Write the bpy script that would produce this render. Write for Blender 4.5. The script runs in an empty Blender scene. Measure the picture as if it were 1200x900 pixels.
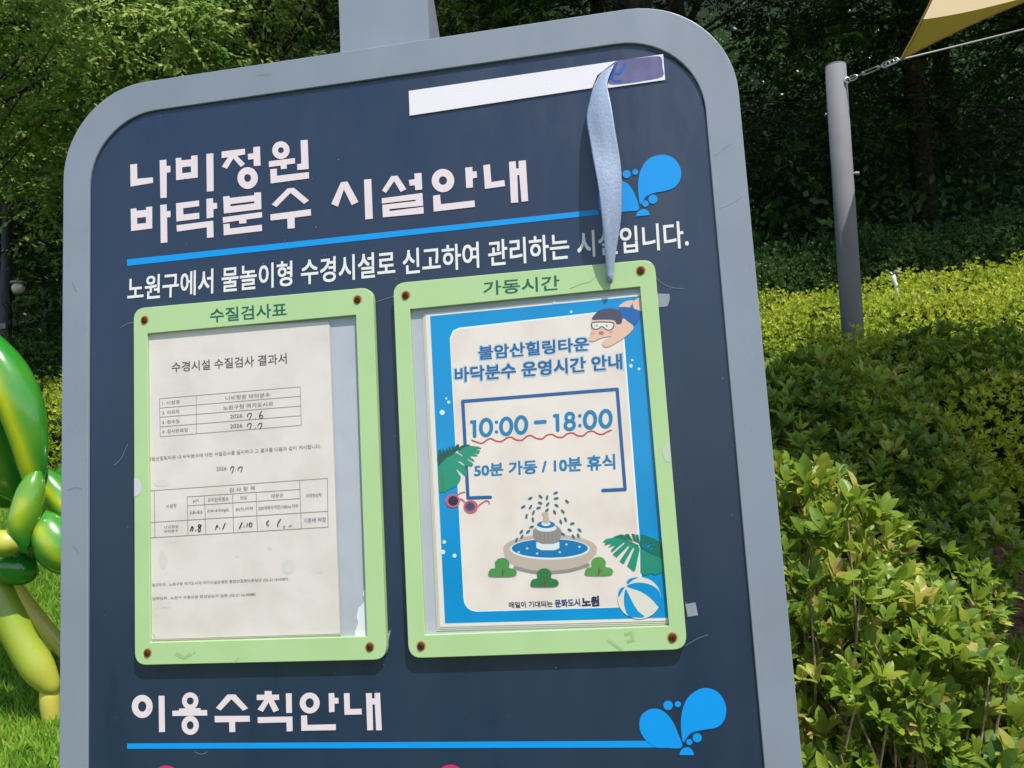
import bpy, math, random
import numpy as np
from mathutils import Vector, Matrix
random.seed(7); rng = np.random.default_rng(7)
SC = bpy.context.scene; COL = SC.collection

# ------------------------------------------------------------------ camera
F = 960.0                                   # focal length in photo pixels (1200 wide)
def _n(v): v = np.array(v, float); return v / np.linalg.norm(v)
EX = _n((5750, -446, -F)); EZ = _n((-470, -8120, F)); EY = np.cross(EZ, EX); EX = np.cross(EY, EZ)
M = np.array([EX, EY, EZ])                  # camera (x right, y down, z forward) -> world
C = np.array([0.0, -0.76, 1.5])
cam = bpy.data.cameras.new('camera'); camo = bpy.data.objects.new('camera', cam); COL.objects.link(camo)
R = M @ np.diag([1, -1, -1])
camo.matrix_world = Matrix([[*R[0], C[0]], [*R[1], C[1]], [*R[2], C[2]], [0, 0, 0, 1]])
cam.sensor_width = 36; cam.lens = 36 * F / 1200; cam.clip_start = 0.02; cam.clip_end = 500
SC.camera = camo; SC.render.resolution_x = 1024; SC.render.resolution_y = 768

# ------------------------------------------------------------------ sky, sun, exposure
SUN = Vector((0.33, -0.40, 0.856)).normalized()
SC.world = bpy.data.worlds.new("World"); SC.world.use_nodes = True
nt = SC.world.node_tree; bg = nt.nodes['Background']
sky = nt.nodes.new('ShaderNodeTexSky'); sky.sky_type = 'NISHITA'; sky.sun_disc = False
sky.sun_elevation = math.asin(SUN.z); sky.sun_rotation = math.atan2(SUN.x, SUN.y)
nt.links.new(sky.outputs[0], bg.inputs[0]); bg.inputs[1].default_value = 0.15
sun = bpy.data.lights.new('sun', 'SUN'); sun.energy = 4.4; sun.angle = math.radians(0.5); sun.color = (1, 0.96, 0.89)
suno = bpy.data.objects.new('sun', sun); COL.objects.link(suno); suno.rotation_euler = SUN.to_track_quat('Z', 'Y').to_euler()
SC.view_settings.view_transform = 'Standard'; SC.view_settings.look = 'None'; SC.view_settings.exposure = 0.5
SC.cycles.max_bounces = 8; SC.cycles.transparent_max_bounces = 16

# ------------------------------------------------------------------ maths helpers
def ray(x, y): return M @ np.array([(x - 600) / F, (y - 450) / F, 1.0])
def P(x, y, d=0.0):                         # photo direction -> point on the plane d metres in front of the board face
    r = ray(x, y); t = (-d - C[1]) / r[1]; return C + r * t
def W(x, y, t): return C + ray(x, y) * t    # a place t metres into the view
FW = _n((M[0, 2], M[1, 2], 0)); RT = np.array([FW[1], -FW[0], 0])
def gz(x, y):                               # height of the ground
    x = np.asarray(x, float); y = np.asarray(y, float)
    dx = x - C[0]; dy = y - C[1]
    t = dx * FW[0] + dy * FW[1]; X = dx * RT[0] + dy * RT[1]
    r = 0.3 * t + 0.4 * np.tanh(X / 2) - 0.41
    z = 0.5 * (r + np.sqrt(r * r + 0.02))
    h = 0.5 * ((t - 12.5) + np.sqrt((t - 12.5) ** 2 + 1.0))
    return z + 0.42 * h + 0.03 * np.sin(x * 2.1) * np.cos(y * 1.7)

# ------------------------------------------------------------------ material helpers
def lin(h, k=1.0):
    h = h.lstrip('#'); o = []
    for i in (0, 2, 4):
        c = int(h[i:i + 2], 16) / 255; o.append((c / 12.92 if c < .04045 else ((c + .055) / 1.055) ** 2.4) * k)
    return (*o, 1)
def mat(name, c, rough=.6, metal=0, spec=.5, noise=None, bump=None, coat=0):
    m = bpy.data.materials.new(name); m.use_nodes = True; N = m.node_tree.nodes; L = m.node_tree.links
    b = N['Principled BSDF']; b.inputs['Base Color'].default_value = c; b.inputs['Roughness'].default_value = rough
    b.inputs['Metallic'].default_value = metal; b.inputs['Specular IOR Level'].default_value = spec
    b.inputs['Coat Weight'].default_value = coat
    tc = N.new('ShaderNodeTexCoord')
    if noise:                               # (scale, second colour, low, high)
        nz = N.new('ShaderNodeTexNoise'); nz.inputs['Scale'].default_value = noise[0]; nz.inputs['Detail'].default_value = 6
        L.new(tc.outputs['Object'], nz.inputs['Vector'])
        cr = N.new('ShaderNodeValToRGB'); cr.color_ramp.elements[0].position = noise[2]; cr.color_ramp.elements[1].position = noise[3]
        cr.color_ramp.elements[0].color = c; cr.color_ramp.elements[1].color = noise[1]
        L.new(nz.outputs['Fac'], cr.inputs[0]); L.new(cr.outputs[0], b.inputs['Base Color'])
    if bump:
        nz = N.new('ShaderNodeTexNoise'); nz.inputs['Scale'].default_value = bump[0]; nz.inputs['Detail'].default_value = 4
        L.new(tc.outputs['Object'], nz.inputs['Vector'])
        bp = N.new('ShaderNodeBump'); bp.inputs['Strength'].default_value = bump[1]; bp.inputs['Distance'].default_value = bump[2]
        L.new(nz.outputs['Fac'], bp.inputs['Height']); L.new(bp.outputs[0], b.inputs['Normal'])
    return m
def leafmat(name, stops, rough=.5, transl=.35, mottle=.0, mscale=60):
    """foliage: colour picked by each leaf's own 'tint' value (0..1)"""
    m = bpy.data.materials.new(name); m.use_nodes = True; N = m.node_tree.nodes; L = m.node_tree.links
    b = N['Principled BSDF']; out = N['Material Output']
    at = N.new('ShaderNodeAttribute'); at.attribute_name = 'tint'
    cr = N.new('ShaderNodeValToRGB'); e = cr.color_ramp.elements
    e[0].position = stops[0][0]; e[0].color = stops[0][1]; e[1].position = stops[-1][0]; e[1].color = stops[-1][1]
    for p, c in stops[1:-1]: k = e.new(p); k.color = c
    src = at.outputs['Fac']
    if mottle:
        tc = N.new('ShaderNodeTexCoord'); nz = N.new('ShaderNodeTexNoise'); nz.inputs['Scale'].default_value = mscale; nz.inputs['Detail'].default_value = 5; L.new(tc.outputs['Object'], nz.inputs['Vector'])
        ad = N.new('ShaderNodeMath'); ad.operation = 'MULTIPLY_ADD'; ad.inputs[1].default_value = mottle; L.new(nz.outputs['Fac'], ad.inputs[0])
        su = N.new('ShaderNodeMath'); su.operation = 'SUBTRACT'; su.inputs[1].default_value = mottle * .5; L.new(src, su.inputs[0]); L.new(su.outputs[0], ad.inputs[2]); src = ad.outputs[0]
        bp = N.new('ShaderNodeBump'); bp.inputs['Strength'].default_value = .35; bp.inputs['Distance'].default_value = .002; L.new(nz.outputs['Fac'], bp.inputs['Height']); L.new(bp.outputs[0], b.inputs['Normal'])
    L.new(src, cr.inputs[0]); L.new(cr.outputs[0], b.inputs['Base Color'])
    b.inputs['Roughness'].default_value = rough; b.inputs['Specular IOR Level'].default_value = .35
    tr = N.new('ShaderNodeBsdfTranslucent'); mx = N.new('ShaderNodeMixShader'); mx.inputs[0].default_value = transl
    g = N.new('ShaderNodeHueSaturation'); g.inputs['Value'].default_value = 1.5; g.inputs['Hue'].default_value = .485
    L.new(cr.outputs[0], g.inputs['Color']); L.new(g.outputs[0], tr.inputs[0])
    L.new(b.outputs[0], mx.inputs[1]); L.new(tr.outputs[0], mx.inputs[2]); L.new(mx.outputs[0], out.inputs[0])
    return m

# ------------------------------------------------------------------ object helpers
def link(o, parent=None):
    COL.objects.link(o)
    if parent is not None: o.parent = parent
    return o
def tag(o, label=None, cat=None, group=None, kind=None):
    if label: o['label'] = label
    if cat: o['category'] = cat
    if group: o['group'] = group
    if kind: o['kind'] = kind
    return o
def empty(name, loc, label, cat, group=None):
    o = bpy.data.objects.new(name, None); o.empty_display_size = .1; link(o); o.location = Vector(loc)
    return tag(o, label, cat, group)
def place(o, parent):                       # put a mesh built in world space under its thing
    if parent is not None:
        o.parent = parent; bpy.context.view_layer.update(); o.matrix_parent_inverse = world_of(parent).inverted()
    return o
def world_of(o):
    m = o.matrix_basis.copy() if o.parent is None else world_of(o.parent) @ o.matrix_parent_inverse @ o.matrix_basis
    return m
class MB:
    """collects polygons (with material slots) for ONE mesh object"""
    def __init__(s): s.v = []; s.f = []; s.mi = []; s.mats = []
    def slot(s, m):
        if m not in s.mats: s.mats.append(m)
        return s.mats.index(m)
    def poly(s, pts, m):
        n = len(s.v); s.v += [tuple(p) for p in pts]; s.f.append(tuple(range(n, n + len(pts)))); s.mi.append(s.slot(m))
    def faces(s, vs, fs, m):
        n = len(s.v); s.v += [tuple(p) for p in vs]; k = s.slot(m)
        for f in fs: s.f.append(tuple(n + i for i in f)); s.mi.append(k)
    def tube(s, pts, rad, m, n=8, caps=True, sx=1.0):
        pts = [np.array(p, float) for p in pts]; rad = [rad] * len(pts) if np.isscalar(rad) else rad
        vs = []; fs = []; up = None
        for i, p in enumerate(pts):
            d = _n(pts[min(i + 1, len(pts) - 1)] - pts[max(i - 1, 0)])
            if up is None: up = np.array([0, 0, 1.]) if abs(d[2]) < .9 else np.array([1., 0, 0])
            a = _n(np.cross(d, up)); b = np.cross(a, d); up = b
            for k in range(n):
                q = 2 * math.pi * k / n; vs.append(p + rad[i] * (a * math.cos(q) * sx + b * math.sin(q)))
        for i in range(len(pts) - 1):
            for k in range(n): fs.append((i * n + k, i * n + (k + 1) % n, (i + 1) * n + (k + 1) % n, (i + 1) * n + k))
        if caps: fs.append(tuple(range(n - 1, -1, -1))); fs.append(tuple((len(pts) - 1) * n + k for k in range(n)))
        s.faces(vs, fs, m)
    def box(s, lo, hi, m):
        x0, y0, z0 = lo; x1, y1, z1 = hi
        v = [(x0, y0, z0), (x1, y0, z0), (x1, y1, z0), (x0, y1, z0), (x0, y0, z1), (x1, y0, z1), (x1, y1, z1), (x0, y1, z1)]
        s.faces(v, [(0, 3, 2, 1), (4, 5, 6, 7), (0, 1, 5, 4), (1, 2, 6, 5), (2, 3, 7, 6), (3, 0, 4, 7)], m)
    def build(s, name, parent=None, smooth=False, bevel=0):
        me = bpy.data.meshes.new(name); me.from_pydata(s.v, [], s.f)
        for m in s.mats: me.materials.append(m)
        me.polygons.foreach_set('material_index', s.mi)
        if smooth: me.polygons.foreach_set('use_smooth', [True] * len(s.f))
        me.update(); o = bpy.data.objects.new(name, me); link(o)
        if bevel:
            b = o.modifiers.new('bevel', 'BEVEL'); b.width = bevel; b.segments = 2; b.limit_method = 'ANGLE'; b.angle_limit = .7
        return place(o, parent)
def np_mesh(name, v, tris, m, parent=None, attr=None, smooth=False):
    me = bpy.data.meshes.new(name); nv = len(v); nf = len(tris)
    me.vertices.add(nv); me.vertices.foreach_set('co', np.ascontiguousarray(v, dtype=np.float32).ravel())
    me.loops.add(nf * 3); me.loops.foreach_set('vertex_index', np.ascontiguousarray(tris, dtype=np.int32).ravel())
    me.polygons.add(nf); me.polygons.foreach_set('loop_start', np.arange(nf, dtype=np.int32) * 3)
    me.polygons.foreach_set('loop_total', np.full(nf, 3, dtype=np.int32))
    if smooth: me.polygons.foreach_set('use_smooth', np.ones(nf, dtype=bool))
    if attr is not None:
        a = me.attributes.new('tint', 'FLOAT', 'POINT'); a.data.foreach_set('value', attr.astype(np.float32))
    me.materials.append(m); me.update(calc_edges=True); me.validate()
    o = bpy.data.objects.new(name, me); link(o); return place(o, parent)

# leaf templates: x across, y along, z up (unit length 1, unit half width 1 -> scaled)
LEAF = {
 'far': (np.array([(0, 0, 0), (-.5, .45, .04), (0, 1, -.05), (.5, .45, .04)]), np.array([(0, 3, 1), (1, 3, 2)])),
 'mid': (np.array([(0, 0, 0), (-.40, .30, .05), (.40, .30, .05), (0, .5, -.02), (-.46, .65, .03), (.46, .65, .03), (0, 1, -.14)]), np.array([(0, 3, 1), (0, 2, 3), (1, 3, 4), (2, 5, 3), (3, 6, 4), (3, 5, 6)])),
 'near': (np.array([(0, 0, 0), (-.22, .14, .03), (0, .15, 0), (.22, .14, .03), (-.43, .36, .05), (0, .37, -.01), (.43, .36, .05), (-.5, .60, .045), (0, .61, -.03), (.5, .60, .045), (-.34, .83, -.005), (0, .84, -.07), (.34, .83, -.005), (0, 1, -.13)]),
          np.array([(0, 2, 1), (0, 3, 2), (1, 2, 5), (1, 5, 4), (2, 3, 6), (2, 6, 5), (4, 5, 8), (4, 8, 7), (5, 6, 9), (5, 9, 8), (7, 8, 11), (7, 11, 10), (8, 9, 12), (8, 12, 11), (10, 11, 13), (11, 12, 13)])),
}
def norm_rows(a): return a / np.maximum(np.linalg.norm(a, axis=1, keepdims=True), 1e-9)
def leaves(name, pos, axis, nrm, length, width, tint, m, kind='far', parent=None):
    T, TR = LEAF[kind]; n = len(pos)
    axis = norm_rows(axis); side = norm_rows(np.cross(axis, nrm)); up = np.cross(side, axis)
    v = pos[:, None, :] + T[None, :, 0, None] * (side * width[:, None])[:, None, :] + T[None, :, 1, None] * (axis * length[:, None])[:, None, :] \
        + T[None, :, 2, None] * (up * length[:, None])[:, None, :]
    tr = TR[None] + (np.arange(n) * len(T))[:, None, None]
    return np_mesh(name, v.reshape(-1, 3), tr.reshape(-1, 3), m, parent, np.repeat(tint, len(T)), smooth=True)
def rosettes(cent, ax, k, length, spread=(.5, 1.2)):
    """k leaves round each rosette: returns pos, axis, normal arrays"""
    n = len(cent); ax = norm_rows(ax); ref = np.tile([0.31, .9, .2], (n, 1)); a = norm_rows(np.cross(ax, ref)); b = np.cross(ax, a)
    ph = rng.uniform(0, 6.28, n); P_, A_, N_ = [], [], []
    for j in range(k):
        q = ph + j * 2.4 + rng.normal(0, .2, n); s = rng.uniform(spread[0], spread[1], n) * (.45 + .55 * (j + 1) / k)
        rad = a * np.cos(q)[:, None] + b * np.sin(q)[:, None]
        d = ax * np.cos(s)[:, None] + rad * np.sin(s)[:, None]
        P_.append(cent + ax * (rng.uniform(-.25, .05, n) * length)[:, None] + rad * (.06 * length)[:, None] if not np.isscalar(length) else cent + ax * rng.uniform(-.25, .05, n)[:, None] * length + rad * .06 * length)
        A_.append(d); N_.append(ax * np.sin(s)[:, None] - rad * np.cos(s)[:, None] + rng.normal(0, .15, (n, 3)))
    return np.concatenate(P_), np.concatenate(A_), np.concatenate(N_)

# ------------------------------------------------------------------ shared materials
GREY = mat('grey_powder_coat', lin('#99a3b2', .62), .42, 0, .5, noise=(9, lin('#929caa', .61), .35, .75), bump=(900, .08, .0004))
NAVY = mat('navy_panel', lin('#253957', .55), .33, 0, .6, noise=(5, lin('#283d5c', .57), .3, .7))
PINKW = mat('pinkish_white_vinyl', lin('#f3e2e6', .72), .5)
BLUE = mat('sky_blue_vinyl', lin('#029aec', .76), .5, 0, .3)
WHITEV = mat('white_vinyl', lin('#f4f2f0', .72), .5)
LIME = mat('lime_plastic', lin('#c0e0a2', .69), .36, 0, .5, noise=(14, lin('#b9da9a', .68), .4, .8))
LIMED = mat('lime_scuff', lin('#aed292', .64), .6)
TEAL = mat('dark_green_print', lin('#0d6a50', .7), .6)
RUST = mat('rusty_steel', lin('#3a2014', .6), .7, .3, noise=(700, lin('#8a4a1c', .7), .45, .7))
RUSTS = mat('rust_stain', lin('#c58a2e', .7), .8)
SHEET = mat('backing_board', lin('#c9ccd8', .7), .45, 0, .5, noise=(30, lin('#bfc2ce', .7), .4, .8))
PAPER = mat('aged_paper', lin('#e6dad6', .83), .8, 0, .2, noise=(22, lin('#dacfc8', .80), .45, .8), bump=(60, .15, .002))
INK = {}
def ink(h, k=.7, rough=.65):
    if (h, k) not in INK: INK[(h, k)] = mat('print_ink', lin(h, k), rough, 0, .25)
    return INK[(h, k)]

def patchy(m, lo, hi, sc):                   # uneven sheen: dust film and dried rain runs
    N = m.node_tree.nodes; L = m.node_tree.links; tc = N.new('ShaderNodeTexCoord'); mpn = N.new('ShaderNodeMapping'); mpn.inputs['Scale'].default_value = sc
    nz = N.new('ShaderNodeTexNoise'); nz.inputs['Scale'].default_value = 1; nz.inputs['Detail'].default_value = 8; nz.inputs['Roughness'].default_value = .65
    L.new(tc.outputs['Object'], mpn.inputs['Vector']); L.new(mpn.outputs[0], nz.inputs['Vector'])
    mr = N.new('ShaderNodeMapRange'); mr.inputs[1].default_value = .3; mr.inputs[2].default_value = .7; mr.inputs[3].default_value = lo; mr.inputs[4].default_value = hi
    L.new(nz.outputs['Fac'], mr.inputs[0]); L.new(mr.outputs[0], N['Principled BSDF'].inputs['Roughness'])
patchy(NAVY, .20, .50, (16, 16, 5)); patchy(GREY, .30, .60, (30, 30, 9)); patchy(LIME, .25, .55, (40, 40, 40));
# ------------------------------------------------------------------ THE BOARD
base = P(500, 450); bx0 = P(500, 450)[0]
board = empty('information_board', (bx0, 0.0, float(gz(bx0, 0.05))), 'tall navy information board with rounded grey frame beside the azalea bushes', 'information board')
zT = (P(180, 97)[2] + P(725, 12)[2]) / 2; xL = P(74, 500)[0]; xR = (P(868, 133)[0] + P(940, 900)[0]) / 2
zB = 0.78
def rrect(x0, z0, x1, z1, r, n=10, rb=None):
    pts = []; rb = r if rb is None else rb
    for cx, cz, a0, rr in ((x1 - r, z1 - r, 0, r), (x0 + r, z1 - r, 90, r), (x0 + rb, z0 + rb, 180, rb), (x1 - rb, z0 + rb, 270, rb)):
        for i in range(n + 1):
            a = math.radians(a0 + 90 * i / n); pts.append((cx + rr * math.cos(a), cz + rr * math.sin(a)))
    return pts
def ringplate(mb, outer, inner, y0, y1, m):   # y0 front (more negative), y1 back; both loops same length
    n = len(outer)
    vs = [(x, y0, z) for x, z in outer] + [(x, y0, z) for x, z in inner] + [(x, y1, z) for x, z in outer] + [(x, y1, z) for x, z in inner]
    fs = []
    for i in range(n):
        j = (i + 1) % n
        fs += [(i, n + i, n + j, j), (2 * n + i, 2 * n + j, 3 * n + j, 3 * n + i), (i, j, 2 * n + j, 2 * n + i), (n + i, 3 * n + i, 3 * n + j, n + j)]
    mb.faces(vs, fs, m)
def plate(mb, pts, y0, y1, m):
    n = len(pts); vs = [(x, y0, z) for x, z in pts] + [(x, y1, z) for x, z in pts]
    fs = [tuple(range(n)), tuple(range(2 * n - 1, n - 1, -1))] + [(i, n + i, n + (i + 1) % n, (i + 1) % n) for i in range(n)]
    mb.faces(vs, fs, m)
ixL = P(105.5, 500)[0]; ixR = (P(825, 104)[0] + P(895, 900)[0]) / 2; izT = P(330, 108)[2]
izT = (P(250, 124)[2] + P(733, 48)[2]) / 2
R_o = .098; R_i = .078
mb = MB(); ringplate(mb, rrect(xL, zB, xR, zT, R_o, 14), rrect(ixL, zB + .022, ixR, izT, R_i, 14), -.0025, .022, GREY); mb.build('frame', board, bevel=.0008)
mb = MB(); plate(mb, rrect(ixL - .002, zB + .02, ixR + .002, izT + .002, R_i + .002, 14), 0.0, .018, NAVY); mb.build('panel', board)
# the post behind the board: a folded plate with tapered side flanges, running on above the top edge
mb = MB(); yb = .024
pL = P(399, 60, -yb)[0]; pR = P(504, 60, -yb)[0]; pz = P(450, -160, -yb)[2]; z1 = P(519, 24, -yb)[2]; z0 = float(gz(bx0, .05)) - .05
dd = .052
mb.box((pL, yb, z0), (pR, yb + .003, pz), GREY)
for xx in (pL, pR - .003):
    sgn = [(yb + .0032, z0), (yb + dd, z0), (yb + dd, z1), (yb + .012, z1 + .07), (yb + .012, pz), (yb + .0032, pz)]
    n = len(sgn); vs = [(xx, a, b) for a, b in sgn] + [(xx + .003, a, b) for a, b in sgn]
    mb.faces(vs, [tuple(range(n)), tuple(range(2 * n - 1, n - 1, -1))] + [(i, (i + 1) % n, n + (i + 1) % n, n + i) for i in range(n)], GREY)
mb.build('post', board)
mb = MB(); mb.box((pL - .05, yb - .05, z0 - .02), (pR + .05, yb + .11, z0 + .04), mat('concrete_footing', lin('#9a968e', .6), .9)); mb.build('footing', board)

# ------------------------------------------------------------------ flat print helpers (everything lies on real planes of the board)
class Art(MB):
    def __init__(s, d, step=1e-5): super().__init__(); s.d = d; s.step = step
    def flat(s, pts, m): s.poly([P(x, y, s.d) for x, y in pts], m); s.d += s.step
    def ring(s, cx, cy, rx, ry, ix, iy, m, T=lambda p: p, n=28):
        o = [P(*T((cx + rx * math.cos(a), cy + ry * math.sin(a))), s.d) for a in np.linspace(0, 6.2832, n, endpoint=False)]
        i = [P(*T((cx + ix * math.cos(a), cy + iy * math.sin(a))), s.d) for a in np.linspace(0, 6.2832, n, endpoint=False)]
        s.faces(o + i, [(k, (k + 1) % n, n + (k + 1) % n, n + k) for k in range(n)], m); s.d += s.step
    def disc(s, cx, cy, rx, ry, m, T=lambda p: p, n=24, a0=0, a1=360):
        full = a1 - a0 >= 360
        s.flat([T((cx + rx * math.cos(a), cy + ry * math.sin(a))) for a in np.radians(np.linspace(a0, a1, n, endpoint=not full))], m)
    def holed(s, outer, inner, m):          # quads between two 4-point loops given in the same order
        s.faces([P(x, y, s.d) for x, y in outer + inner], [(k, (k + 1) % 4, 4 + (k + 1) % 4, 4 + k) for k in range(4)], m); s.d += s.step
    def stroke(s, pts, w, m, cap=True, closed=False):
        pts = [np.array(p, float) for p in pts]; n = len(pts); L_, R_ = [], []
        for i in range(n):
            a = pts[max(i - 1, 0)]; b = pts[min(i + 1, n - 1)]; d = b - a; d /= max(np.linalg.norm(d), 1e-6)
            ww = w if np.isscalar(w) else w[i]; q = np.array([-d[1], d[0]]) * ww / 2; L_.append(pts[i] + q); R_.append(pts[i] - q)
        s.faces([P(x, y, s.d) for x, y in L_ + R_], [(k, k + 1, n + k + 1, n + k) for k in range(n - 1)], m)
        if cap and np.isscalar(w):
            s.d += s.step
            for e in (pts[0], pts[-1]): s.poly([P(e[0] + w / 2 * math.cos(a), e[1] + w / 2 * math.sin(a), s.d) for a in np.linspace(0, 6.28, 10, endpoint=False)], m)
        s.d += s.step
    def text(s, body, quad, m, bold=0.0, res=2):
        """set a line of lettering into the four corners TL, TR, BR, BL"""
        cu = bpy.data.curves.new('lettering', 'FONT'); cu.body = body; cu.resolution_u = res
        ob = bpy.data.objects.new('lettering', cu); COL.objects.link(ob)
        dg = bpy.context.evaluated_depsgraph_get(); me = bpy.data.meshes.new_from_object(ob.evaluated_get(dg))
        vs = np.array([v.co[:2] for v in me.vertices]); fs = [tuple(p.vertices) for p in me.polygons]
        bpy.data.objects.remove(ob); bpy.data.curves.remove(cu); bpy.data.meshes.remove(me)
        lo = vs.min(0); hi = vs.max(0); uv = (vs - lo) / (hi - lo)
        TL, TR, BR, BL = [P(x, y, s.d) for x, y in quad]
        W_, H_ = hi - lo; b = bold; sh = [(0, 0)] if b <= 0 else [(-b, -b), (b, -b), (-b, b), (b, b), (0, 0)]; y0 = BL[1]
        for k, (sx_, sy_) in enumerate(sh):
            du, dv = sx_ / W_, sy_ / H_; out = []
            for u, v in uv:
                u += du; v += dv; p = (BL * (1 - u) + BR * u) * (1 - v) + (TL * (1 - u) + TR * u) * v; p[1] = y0 - k * s.step; out.append(p)
            s.faces(out, fs, m)
        s.d += s.step * len(sh)
def Z(ox, oy, k): return lambda p: (ox + p[0] * k, oy + p[1] * k)
def mp(T, pts): return [T(p) for p in pts]
def smooth(pts, n=5):
    pts = [np.array(p, float) for p in pts]; N_ = len(pts); o = []
    for i in range(N_):
        a, b, c, d = pts[i - 1], pts[i], pts[(i + 1) % N_], pts[(i + 2) % N_]
        for k in range(n):
            t = k / n; o.append(tuple(.5 * ((2 * b) + (-a + c) * t + (2 * a - 5 * b + 4 * c - d) * t * t + (-a + 3 * b - 3 * c + d) * t ** 3)))
    return o

def smooth_open(pts, n=4):
    o = []; P_ = [np.array(p, float) for p in pts]
    for i in range(len(P_) - 1):
        A_, B_, C_, D_ = P_[max(i - 1, 0)], P_[i], P_[i + 1], P_[min(i + 2, len(P_) - 1)]
        for k in range(n):
            t = k / n; o.append(tuple(.5 * ((2 * B_) + (-A_ + C_) * t + (2 * A_ - 5 * B_ + 4 * C_ - D_) * t * t + (-A_ + 3 * B_ - 3 * C_ + D_) * t ** 3)))
    o.append(tuple(P_[-1])); return o
Z9 = Z(180, 455, .15833)
# headline lettering, cut from vinyl
ZA = Z(140, 150, .2)
a = Art(.0004); g = lambda pts: a.flat(mp(ZA, pts), PINKW)
g([(63,214),(103,210),(105,297),(196,289),(197,321),(65,343)]); g([(235,189),(275,185),(276,223),(298,221),(299,258),(277,262),(277,408),(240,411)])
a.holed(mp(ZA, [(330,193),(458,180),(459,290),(332,306)]), mp(ZA, [(367,230),(418,224),(420,259),(368,265)]), PINKW)
g([(329,177),(362,174),(363,193),(330,197)]); g([(420,163),(457,159),(458,184),(420,187)]); g([(509,152),(550,148),(552,369),(512,373)])
g([(598,138),(735,121),(736,155),(690,163),(736,210),(711,229),(667,178),(630,239),(600,226),(636,171),(599,177)])
g([(784,112),(823,108),(827,220),(787,223),(786,182),(754,186),(752,152),(784,148)]); a.ring(751,293,60,64,20,23,PINKW,ZA)
a.ring(946,130,51,52,17,17,PINKW,ZA); g([(875,195),(1028,176),(1029,208),(980,214),(981,238),(946,242),(944,220),(876,229)])
g([(1061,72),(1103,69),(1109,240),(1042,246),(1041,212),(1066,208)]); g([(883,242),(922,238),(923,280),(1110,258),(1111,295),(886,325)])
a.build('title_lettering', board)
a = Art(.0004)
a.holed(mp(ZA, [(66,488),(192,476),(192,588),(68,604)]), mp(ZA, [(103,527),(155,521),(156,556),(104,562)]), PINKW)
g([(65,474),(100,470),(101,488),(66,492)]); g([(156,463),(192,460),(192,480),(156,484)])
g([(239,451),(277,447),(278,487),(299,485),(300,521),(279,525),(281,670),(242,674)])
g([(331,441),(466,424),(467,458),(373,470),(375,507),(467,496),(468,531),(334,548)]); g([(509,415),(548,411),(549,440),(571,438),(573,472),(550,476),(551,523),(511,530)])
g([(334,570),(549,543),(552,640),(513,644),(511,582),(337,607)])
a.holed(mp(ZA, [(608,414),(830,389),(832,475),(612,501)]), mp(ZA, [(650,446),(790,429),(790,441),(651,459)]), PINKW)
g([(607,402),(645,398),(646,413),(608,418)]); g([(789,379),(829,376),(830,392),(790,397)])
g([(605,523),(835,492),(836,524),(743,536),(744,557),(702,561),(700,542),(607,556)]); g([(609,563),(645,560),(648,589),(834,566),(836,603),(611,629)])
g([(985,354),(1022,350),(1110,424),(1082,445),(1003,380),(920,463),(892,448)]); g([(884,506),(1121,475),(1123,512),(1026,525),(1027,587),(985,590),(983,531),(886,542)])
ZB_ = Z(380, 170, .21667); g = lambda pts: a.flat(mp(ZB_, pts), PINKW)
g([(90,201),(125,197),(185,307),(149,325),(106,240),(74,333),(38,318)]); g([(215,187),(254,183),(263,398),(222,402)])
g([(362,168),(396,165),(444,238),(413,254),(378,195),(334,259),(312,246)]); g([(487,154),(526,150),(530,240),(492,244),(490,217),(462,220),(457,189),(489,184)])
g([(311,288),(531,259),(535,328),(353,346),(353,357),(536,334),(538,370),(317,391),(314,323),(494,303),(494,295),(312,316)])
a.ring(642,192,61,63,22,23,PINKW,ZB_); g([(762,122),(801,118),(802,143),(824,141),(827,176),(803,180),(804,229),(768,233)]); g([(588,274),(626,268),(631,320),(812,299),(815,334),(592,360)])
g([(860,109),(896,104),(904,200),(974,189),(978,222),(869,237)])
g([(999,91),(1035,87),(1038,127),(1052,126),(1051,86),(1090,82),(1103,302),(1067,307),(1055,162),(1044,163),(1049,310),(1010,313)])
a.build('subject_lettering', board)
ZC = Z(140, 790, .26667); a = Art(.0004); g = lambda pts: a.flat(mp(ZC, pts), PINKW)
a.ring(100,142,46,51,18,23,PINKW,ZC); g([(172,95),(198,95),(200,254),(174,255)])
a.ring(311,118,36,38,15,16,PINKW,ZC); g([(262,151),(356,149),(357,158),(385,158),(386,182),(233,184),(232,161),(262,160)]); a.ring(311,225,38,42,15,18,PINKW,ZC)
g([(474,90),(509,89),(565,150),(543,161),(492,110),(444,160),(424,148)]); g([(418,184),(572,183),(573,209),(508,210),(509,254),(483,255),(482,211),(419,212)])
g([(638,74),(669,74),(669,90),(701,90),(702,113),(678,114),(701,158),(677,168),(655,125),(630,166),(607,155),(636,114),(603,114),(603,91),(638,90)])
g([(731,85),(757,84),(758,170),(733,171)]); g([(607,189),(760,186),(761,250),(735,252),(734,212),(608,215)])
a.ring(836,127,44,46,18,21,PINKW,ZC); g([(919,84),(944,83),(945,104),(962,104),(963,129),(945,130),(945,166),(921,168)]); g([(798,182),(824,181),(826,223),(951,220),(951,246),(799,249)])
g([(986,84),(1011,83),(1013,153),(1064,152),(1065,177),(989,179)]); g([(1083,84),(1109,83),(1110,107),(1121,107),(1120,83),(1145,82),(1153,246),(1128,247),(1122,133),(1112,133),(1115,246),(1089,247)])
a.build('rules_heading_lettering', board)
a = Art(.0004)
a.text('노원구에서 물놀이형 수경시설로 신고하여 관리하는 시설입니다.', [(150,325),(805,258.5),(807,289.5),(149.5,353)], WHITEV, bold=.016, res=3)
a.build('notice_line_lettering', board)
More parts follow.
